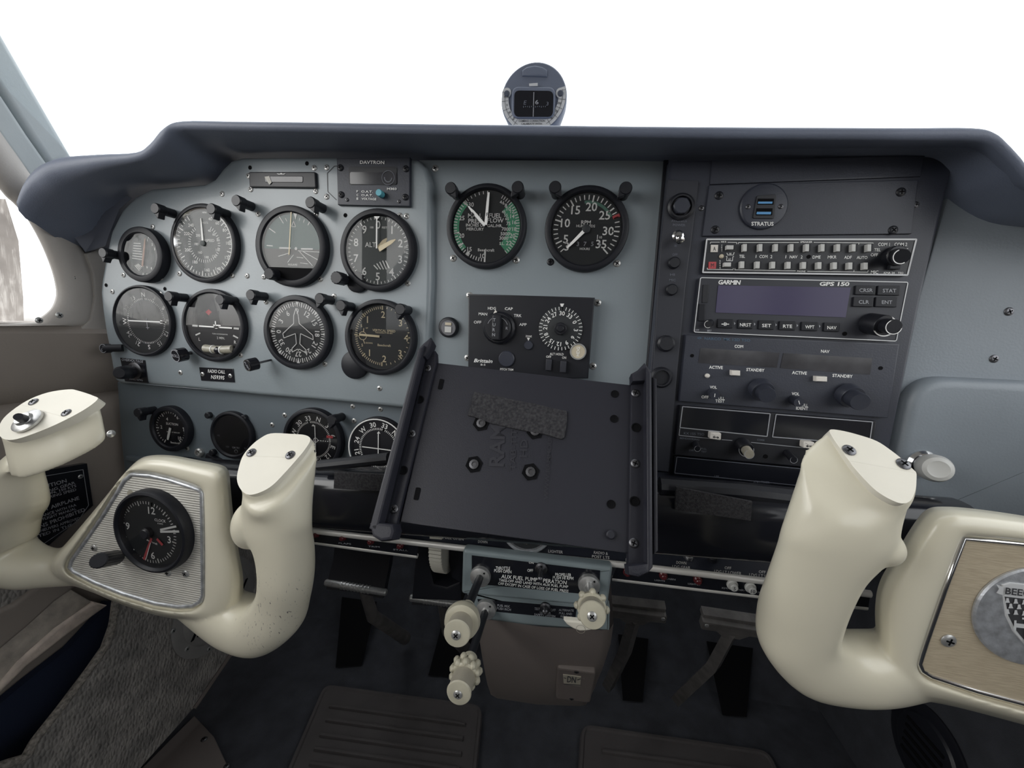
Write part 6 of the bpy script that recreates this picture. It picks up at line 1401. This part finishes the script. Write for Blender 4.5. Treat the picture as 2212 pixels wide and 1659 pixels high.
fw = plane_y(-.090)
b = MB(); hp = [(1560, 700), (1620, 705), (1700, 712), (1780, 722), (1880, 745), (1905, 765), (1850, 790), (1770, 802), (1715, 804), (1650, 780), (1590, 740)]
b.prism(fw, fw.L([zS(*p) for p in hp], .003), -.002, .003, .0014, 3, base=True); b.build('lever', 'cream_cap', root); b = MB(); b.tube([fw.p(*fw.l(*zS(1722, 755)), 0), FQ2.p(*FQ2.l(*zS(1722, 755)), 0)], .003, 12); b.build('stem', 'steel', root)
b = MB(); b.arc(fw.at(*zS(1722, 755)), .0036, .0039, 0, 360, .0033, 24); b.build('stem_ring', 'tan_knob', root)

# ================================================================== trim wheel and its housing
root = thing('elevator_trimmer', 'white ribbed trim wheel in a black housing left of the throttle box', 'trim wheel', aty(945, 1215, -.03))
top_ = aty(941, 1172, -.050); botm = aty(953, 1246, -.036); Rw = .047
cW = V((top_.x - .001, -.050 + Rw, botm.z + Rw * .94 - .006)); b = MB(); nr = 64; rs = []
for side, rr in ((-.0068, .60), (-.0068, .985), (-.0062, 1.0), (.0062, 1.0), (.0068, .985), (.0068, .60)):
    rs.append([cW + V((side, Rw * rr * (1 - (.035 if (j % 2) and rr > .9 else 0)) * math.cos(2 * PI * j / (2 * nr)), Rw * rr * (1 - (.035 if (j % 2) and rr > .9 else 0)) * math.sin(2 * PI * j / (2 * nr)))) for j in range(2 * nr)])
b.rings(rs, cap0=True, cap1=True); b.build('rim', 'trim_wheel', root, smooth=.3)
fh = plane_y(-.022)
for pts in ([(900, 1172), (925, 1172), (929, 1225), (938, 1262), (965, 1268), (995, 1255), (998, 1300), (888, 1296), (893, 1240)], [(962, 1172), (1000, 1178), (998, 1262), (975, 1250), (968, 1215)]):
    b = MB(); b.prism(fh, fh.L(pts), -.05, 0, .003); b.build('housing', 'black', root)

# ================================================================== pedestal cover with the gear indicator
root = thing('pedestal_cover', 'dark taupe moulded cover below the engine controls', 'cover', aty(1160, 1430, -.01))
b = MB(); rs = []
for t, L_, R_, yT in ((0, (1020, 1332), (1328, 1366), -.062), (.25, (1026, 1380), (1322, 1412), -.058), (.55, (1034, 1430), (1306, 1460), -.046), (.85, (1044, 1482), (1285, 1510), -.022), (1, (1052, 1504), (1274, 1530), .004)):
    A, B = aty(*L_, yT), aty(*R_, yT); row = [A + V((-.004, .10, 0)), A + V((0, .012, 0)), A + V((.004, .003, 0)), A + V((.012, 0, 0)), A.lerp(B, .5) + V((0, -.003, 0)), B + V((-.012, 0, 0)), B + V((-.004, .003, 0)), B + V((0, .012, 0)), B + V((.004, .10, 0))]
    rs.append(row)
b.rings(rs, closed=False, cap0=False, cap1=False); b.build('cover_shell', 'tan_cover', root, smooth=1.3)
root = thing('gear_indicator', 'small recessed gear position window showing DN on the pedestal', 'indicator', aty(1240, 1480, -.03))
A, B, C_, D_ = aty(1205, 1443, -.047), aty(1287, 1455, -.047), aty(1275, 1520, -.020), aty(1200, 1510, -.020); FD = plane_px(A, B, C_, D_)
b = MB(); b.prism(FD, round_poly(FD.L([zS(1500, 1148), zS(1868, 1200), zS(1812, 1482), zS(1485, 1440)], .004), .004), -.004, .004, .002, base=True); b.build('frame', 'tan_cover', root)
b = MB(); b.prism(FD, round_poly(FD.L([zS(1552, 1225), zS(1765, 1250), zS(1740, 1420), zS(1530, 1395)], .0042), .002), .003, .0042); b.build('recess', 'tan_cover', root)
b = MB(); b.prism(FD, FD.L([zS(1555, 1212), zS(1725, 1232), zS(1718, 1320), zS(1562, 1302)], .0046), .004, .0046); dn = b.build('indicator_drum', 'tan_knob', root)
b = MB(); b.pxtext(FD, 'DN', *zS(1592, 1282), *zS(1674, 1290), 13, z=.0050); b.pxline(FD, [zS(1562, 1240), zS(1585, 1248)], 3, .005); b.pxline(FD, [zS(1690, 1262), zS(1722, 1250)], 3, .005); b.pxline(FD, [zS(1562, 1300), zS(1718, 1312)], 3, .005); b.build('drum_lettering', 'ink', dn)
screws(root, FD.sub(0, 0, .0042), [zS(1682, 1188), zS(1635, 1440)], r=.0022, me=SCREW_DARK)

# ================================================================== rudder pedals, floor mats
for i, (p, q, lab) in enumerate((((703, 1258), (835, 1280), 'leftmost chrome-barred rudder pedal with dark rubber pad'), ((886, 1291), (1000, 1306), 'chrome-barred rudder pedal just left of the throttle box'))):
    A, B = aty(*p, .10), aty(*q, .10); root = thing('rudder_pedal', lab, 'pedal', (A + B) / 2, 'pilot rudder pedals')
    b = MB(); b.tube([A, A.lerp(B, .02), A.lerp(B, .98), B], [.004, .0052, .0052, .004], 16); b.build('foot_bar', 'steel', root)
    for k in range(9): b = MB(); cN = A.lerp(B, .28 + k * .055); b.tube([cN - (B - A).normalized() * .0012, cN + (B - A).normalized() * .0012], .0060, 14); b.build('grip_ridge', 'steel', root)
    # curved pad behind and the arm down to the floor
    b = MB(); rs = []
    for t, dy, dz in ((0, -.004, -.008), (.2, .004, .012), (.45, .014, .030), (.7, .018, .050), (1, .016, .075)):
        rs.append([A + V((.004, dy, dz)), A.lerp(B, .5) + V((0, dy + .004, dz)), B + V((-.004, dy, dz)), B + V((-.004, dy + .012, dz)), A + V((.004, dy + .012, dz))])
    b.rings(rs); b.build('pad', 'black', root, smooth=1.0)
    mdl = A.lerp(B, .6); b = MB(); b.tube([mdl + V((0, .006, -.004)), mdl + V((.002, .03, -.07)), V((mdl.x, .26, .03))], [.008, .010, .012], 12); b.build('pedal_arm', 'pedal_paint', root)
for p, q, st, lab in (((1310, 1324), (1441, 1338), (1372, 1362), 'grey T-shaped rudder pedal right of the pedestal'), ((1517, 1350), (1690, 1376), (1584, 1396), 'grey T-shaped rudder pedal partly behind the copilot grip')):
    Yp = .075; A, B = aty(*p, Yp), aty(*q, Yp); root = thing('rudder_pedal', lab, 'pedal', (A + B) / 2, 'copilot rudder pedals'); fp_ = Fr((A + B) / 2, B - A, V((0, -.35, 1)))
    Lh = (B - A).length / 2; b = MB(); b.prism(fp_, round_poly([(-Lh, -.010), (Lh, -.010), (Lh, .004), (-Lh, .006)], .003), -.010, 0, .002, base=True); b.build('foot_bar', 'pedal_paint', root)
    b = MB(); b.prism(fp_, [(-Lh * .98, .003), (Lh * .98, .002), (Lh * .98, .010), (-Lh * .98, .011)], -.018, -.006, .002, base=True); b.build('bar_back', 'pedal_paint', root)
    sx = (aty(*st, Yp) - fp_.o).dot(fp_.ex); b = MB(); b.prism(fp_, [(sx - .022, -.008), (sx + .022, -.008), (sx + .010, -.020), (sx - .010, -.020)], -.008, -.001, .001, base=True); b.build('gusset', 'pedal_paint', root)
    S0 = fp_.p(sx, -.014, -.006); b = MB(); b.tube([S0, S0 + V((0, .035, -.08)), V((S0.x + .002, .24, .03))], [.0085, .0095, .011], 4); b.build('pedal_arm', 'pedal_paint', root)
    for sg in (-1, 1): MB().lathe(fp_.sub(sg * (Lh - .005), .001, .0004), [(.0026, 0), (.0026, .001), (.0016, .0014)], 14).build('pivot_pin', 'steel', root)
# pedal openings in the toe board: flat near-black sheets, their shade in the colour
for pts in ([(740, 1290), (815, 1300), (782, 1440), (725, 1445)], [(960, 1330), (1030, 1340), (1025, 1470), (925, 1462)], [(1335, 1370), (1400, 1380), (1388, 1520), (1345, 1516)], [(1525, 1385), (1625, 1400), (1612, 1552), (1560, 1548)]):
    P_ = []
    for x, y in pts:
        d = ray(x, y); t = None
        for (ya, za), (yb, zb) in (((-.5, 0.0), (.30, 0.0)), ((.30, 0.0), (.44, .16)), ((.44, .16), (.47, .30)), ((.47, .30), (.47, .86))):
            n_ = V((0, -(zb - za), (yb - ya))).normalized(); h_ = hit(x, y, V((0, ya, za)), n_)
            if min(ya, yb) - 1e-4 <= h_.y <= max(ya, yb) + 1e-4 and min(za, zb) - 1e-4 <= h_.z <= max(za, zb) + 1e-4: t = h_ + n_ * .003; break
        P_.append(t if t else aty(x, y, .3))
    MB().add(P_, [tuple(range(4))]).build('pedal_well_shade', 'black_matt', wall_front)
FZ = Fr((0, 0, 0.001), V((1, 0, 0)), V((0, 1, 0)))
def floor_mat(lab, quad, ribs, r):
    root = thing('floor_mat', lab, 'floor mat', FZ.p(*FZ.l(*quad[0]), 0), 'rubber floor mats')
    pts = round_poly(FZ.L(quad, .006), r, 6); b = MB(); b.prism(FZ, pts, 0, .006, .003, 3); b.build('mat_sheet', 'mat_rubber', root)
    rim(root, FZ, [], 0, 0, 0, 'mat_rubber', '') if False else None
    q = pts if sum(pts[i][0] * pts[(i + 1) % len(pts)][1] - pts[(i + 1) % len(pts)][0] * pts[i][1] for i in range(len(pts))) > 0 else pts[::-1]
    R_ = [[FZ.p(x, y, z) for x, y in inset(q, d)] for d, z in ((.001, .005), (.002, .0085), (.006, .0085), (.008, .0055))]; b = MB(); b.rings(R_, cap0=False, cap1=False); b.build('raised_edge', 'mat_rubber', root)
    for (p0, p1) in ribs:
        a, c_ = FZ.l(*p0, .006), FZ.l(*p1, .006); d = V((c_[0] - a[0], c_[1] - a[1])); n_ = V((-d.y, d.x)).normalized() * .0028; b = MB()
        b.prism(FZ, [(a[0] + n_.x, a[1] + n_.y), (a[0] - n_.x, a[1] - n_.y), (c_[0] - n_.x, c_[1] - n_.y), (c_[0] + n_.x, c_[1] + n_.y)], .005, .0105, .002); b.build('rib', 'mat_rubber', root)
zW = zc(600, 1380, 2.0109)
floor_mat('ribbed dark rubber floor mat on the pilot side', [(700, 1478), (1044, 1524), (1018, 1800), (560, 1800)], [(zW(225, 295), zW(815, 375)), (zW(210, 355), zW(805, 437)), (zW(185, 420), zW(798, 505)), (zW(160, 480), zW(790, 572)), (zW(140, 545), zW(785, 640)), ((650, 1690), (985, 1740))], .02)
floor_mat('dark rubber floor mat in front of the copilot seat', [(1255, 1564), (1662, 1622), (1740, 1800), (1240, 1800)], [((1300, 1625), (1620, 1668)), ((1300, 1668), (1640, 1715))], .02)

# ================================================================== left side of the footwell
KX = -.535
fk = Fr((KX, 0, 0), V((0, 1, 0)), V((0, 0, 1)))
root = thing('kick_panel', 'woven grey-brown carpet panel on the left footwell side', 'carpet panel', atx(400, 1500, KX))
edge = [(-120, 1700), (0, 1655), (55, 1635), (75, 1600), (130, 1530), (190, 1450), (225, 1400), (243, 1350), (250, 1300), (262, 1240), (330, 1120), (560, 1040), (620, 1200), (590, 1280), (505, 1404), (418, 1532), (305, 1660), (240, 1760), (-120, 1800)]
b = MB(); b.prism(fk, fk.L(edge, .004), -.002, .004, .003, 3); b.build('carpet_face', 'weave', root)
b = MB(); eg = [fk.p(*fk.l(x, y, .004), .004) for x, y in edge[0:10]]; sg_ = spline(eg, 5); b.tube(sg_, .0042, 10); mat('binding', (0.36, 0.33, 0.29), .9, bump=1.0, bscale=900, c2=(.13, .12, .11), vscale=330); b.build('edge_binding', 'binding', root)
b = MB(); b.tube([fk.p(*fk.l(x, y, .006), .006) for x, y in ((505, 1404), (460, 1470), (420, 1530))], .0030, 8); b.build('corner_strip', 'tan_cover', root)
# round louvred vent on the kick panel
root = thing('round_vent', 'round grey louvred vent plate on the footwell side behind the yoke', 'vent', atx(455, 1320, KX))
fv_ = fk.sub(0, 0, .0045); c = fv_.at(468, 1305); rx = abs(c.l(364, 1330)[0]); rz = abs(c.l(447, 1415)[1])
b = MB(); b.lathe(c, [(1, 0), (1, .002), (.97, .003), (.78, .003), (.74, .0065), (.70, .0075)], 48, sx=rx, sy=rz); b.build('plate', 'vent_grey', root)
for k in range(9):
    a = -1.05 + k * .2; b = MB(); sxx = (k - 4) * .13 * rx; b.prism(c, [(sxx - .002 + .012, .012), (sxx + .002 + .012, .012), (sxx + .001 - .010, -.022), (sxx - .003 - .010, -.022)], .0076, .009, .0004); b.build('louvre', 'black_matt', root)
for p in ((374, 1363), (404, 1402), (451, 1402), (366, 1315)): place('plate_screw', SCREW, c.at(*p, .003), root, scale=3.6)
b = MB(); ft_ = Fr((0, 0, .012), V((1, 0, 0)), V((0, 1, 0))); b.prism(ft_, ft_.L([(420, 1545), (462, 1590), (505, 1680), (520, 1760), (230, 1780), (300, 1665)], .003), -.012, .003, .0015, base=True)
root = thing('scuff_plate', 'bare taupe metal plate on the floor at the lower left', 'plate', ft_.p(*ft_.l(420, 1620), 0)); b.build('plate', 'tan_cover', root)
place('plate_screw', SCREW_DARK, ft_.at(441, 1597, .0031), root, scale=4.2); place('plate_screw', SCREW_DARK, ft_.at(490, 1655, .0031), root, scale=4.2)
# door pocket: navy lining, tan piping and straps above
fn = Fr((-.590, 0, 0), V((0, 1, 0)), V((0, 0, 1)))
root = thing('door_pocket', 'open door pocket with navy lining and worn tan piping', 'pocket', fn.p(*fn.l(100, 1450), 0))
b = MB(); b.prism(fn, fn.L([(-120, 1560), (0, 1520), (60, 1470), (150, 1400), (210, 1335), (232, 1300), (300, 1300), (300, 1480), (120, 1660), (-120, 1720)]), -.01, 0); b.build('lining', 'navy', root)
b = MB(); b.prism(fn, fn.L([(-120, 1580), (0, 1500), (60, 1440), (150, 1370), (235, 1308), (205, 1300), (120, 1358), (40, 1430), (0, 1478), (-120, 1540)], .008), -.004, .008, .004, 3); b.build('piping', 'wood_strip', root)
b = MB(); b.prism(fn, fn.L([(-120, 1545), (0, 1482), (60, 1412), (140, 1345), (200, 1300), (150, 1270), (90, 1290), (20, 1360), (-120, 1430)], .005), -.004, .005, .003, 2); b.build('strap', 'strap', root)
b = MB(); b.prism(fn, fn.L([(-120, 1470), (0, 1405), (60, 1355), (120, 1300), (165, 1268), (90, 1262), (30, 1305), (-120, 1370)], .009), -.002, .009, .004, 3); b.build('upper_strap', 'beige_wall', root)
b = MB(); b.prism(fn, fn.L([(-120, 1390), (0, 1332), (50, 1300), (100, 1264), (60, 1230), (-120, 1250)], .004), -.004, .004, .002); b.build('weave_patch', 'weave', root)
# operating-limits placard on the side wall
fpz = Fr((-.581, 0, 0), V((0, 1, 0)), V((0, 0, 1)))
root = thing('limits_placard', 'black lettered operating-limits placard on the wall behind the left grip', 'placard', fpz.p(*fpz.l(130, 1100), 0))
b = MB(); b.prism(fpz, fpz.L([(20, 1030), (188, 1001), (201, 1092), (95, 1188), (20, 1215)], .001), -.01, .001); b.build('plate', 'black_gloss', root)
b = MB()
for t, x0, y0, x1, y1, h in (('CAUTION', *zM(250, 800), *zM(480, 735), 8), ('LANDING GEAR', *zM(215, 850), *zM(540, 745), 6), ('RETRACTION, 150 KTS', *zM(150, 885), *zM(548, 768), 6), ('MANEUVERING SPEED', *zM(180, 900), *zM(548, 795), 6), ('UTILITY AIRPLANE', *zM(180, 990), *zM(570, 858), 8), ('ACCORDANCE WITH FAA', *zM(150, 1035), *zM(548, 905), 6), ('APPROVED FLIGHT MANUAL', *zM(120, 1070), *zM(548, 932), 6), ('SPINS PROHIBITED', *zM(225, 1090), *zM(612, 940), 8), ('NO MANEUVERS APPROVED', *zM(180, 1130), *zM(575, 1000), 6), ('LISTED IN THE', *zM(220, 1150), *zM(520, 1048), 6)): b.pxtext(fpz, t, x0, y0, x1, y1, h, z=.0014)
b.pxline(fpz, [zM(330, 690), zM(595, 645), zM(635, 900), zM(560, 1010), zM(300, 1185)], 1.2, .0013); b.build('lettering', 'white_dim', root)
place('placard_screw', SCREW, fpz.at(*zM(577, 695), .0012), root, scale=2.6)

# right footwell side and its vent
fr_ = Fr((XR - .03, 0, 0), V((0, -1, 0)), V((0, 0, 1)))
b = MB(); b.box(fr_, -.44, 1.2, .002, .50, -.008, 0, .004)
root = thing('kick_panel', 'dark carpet panel on the right footwell side below the copilot yoke', 'carpet panel', fr_.p(0, .2, 0)); b.build('carpet_face', 'carpet', root)
root = thing('round_vent', 'dim round vent plate low on the right footwell side', 'vent', fr_.p(*fr_.l(2000, 1620), 0))
c = fr_.at(2005, 1625, .001); b = MB(); b.lathe(c, [(.055, 0), (.055, .002), (.052, .003), (.042, .003), (.040, .006), (.036, .007)], 40); b.build('plate', 'black', root)
for k in range(5): b = MB(); b.box(c, -.026, .026, -.024 + k * .011, -.020 + k * .011, .007, .009, .0004); b.build('louvre', 'black_matt', root)
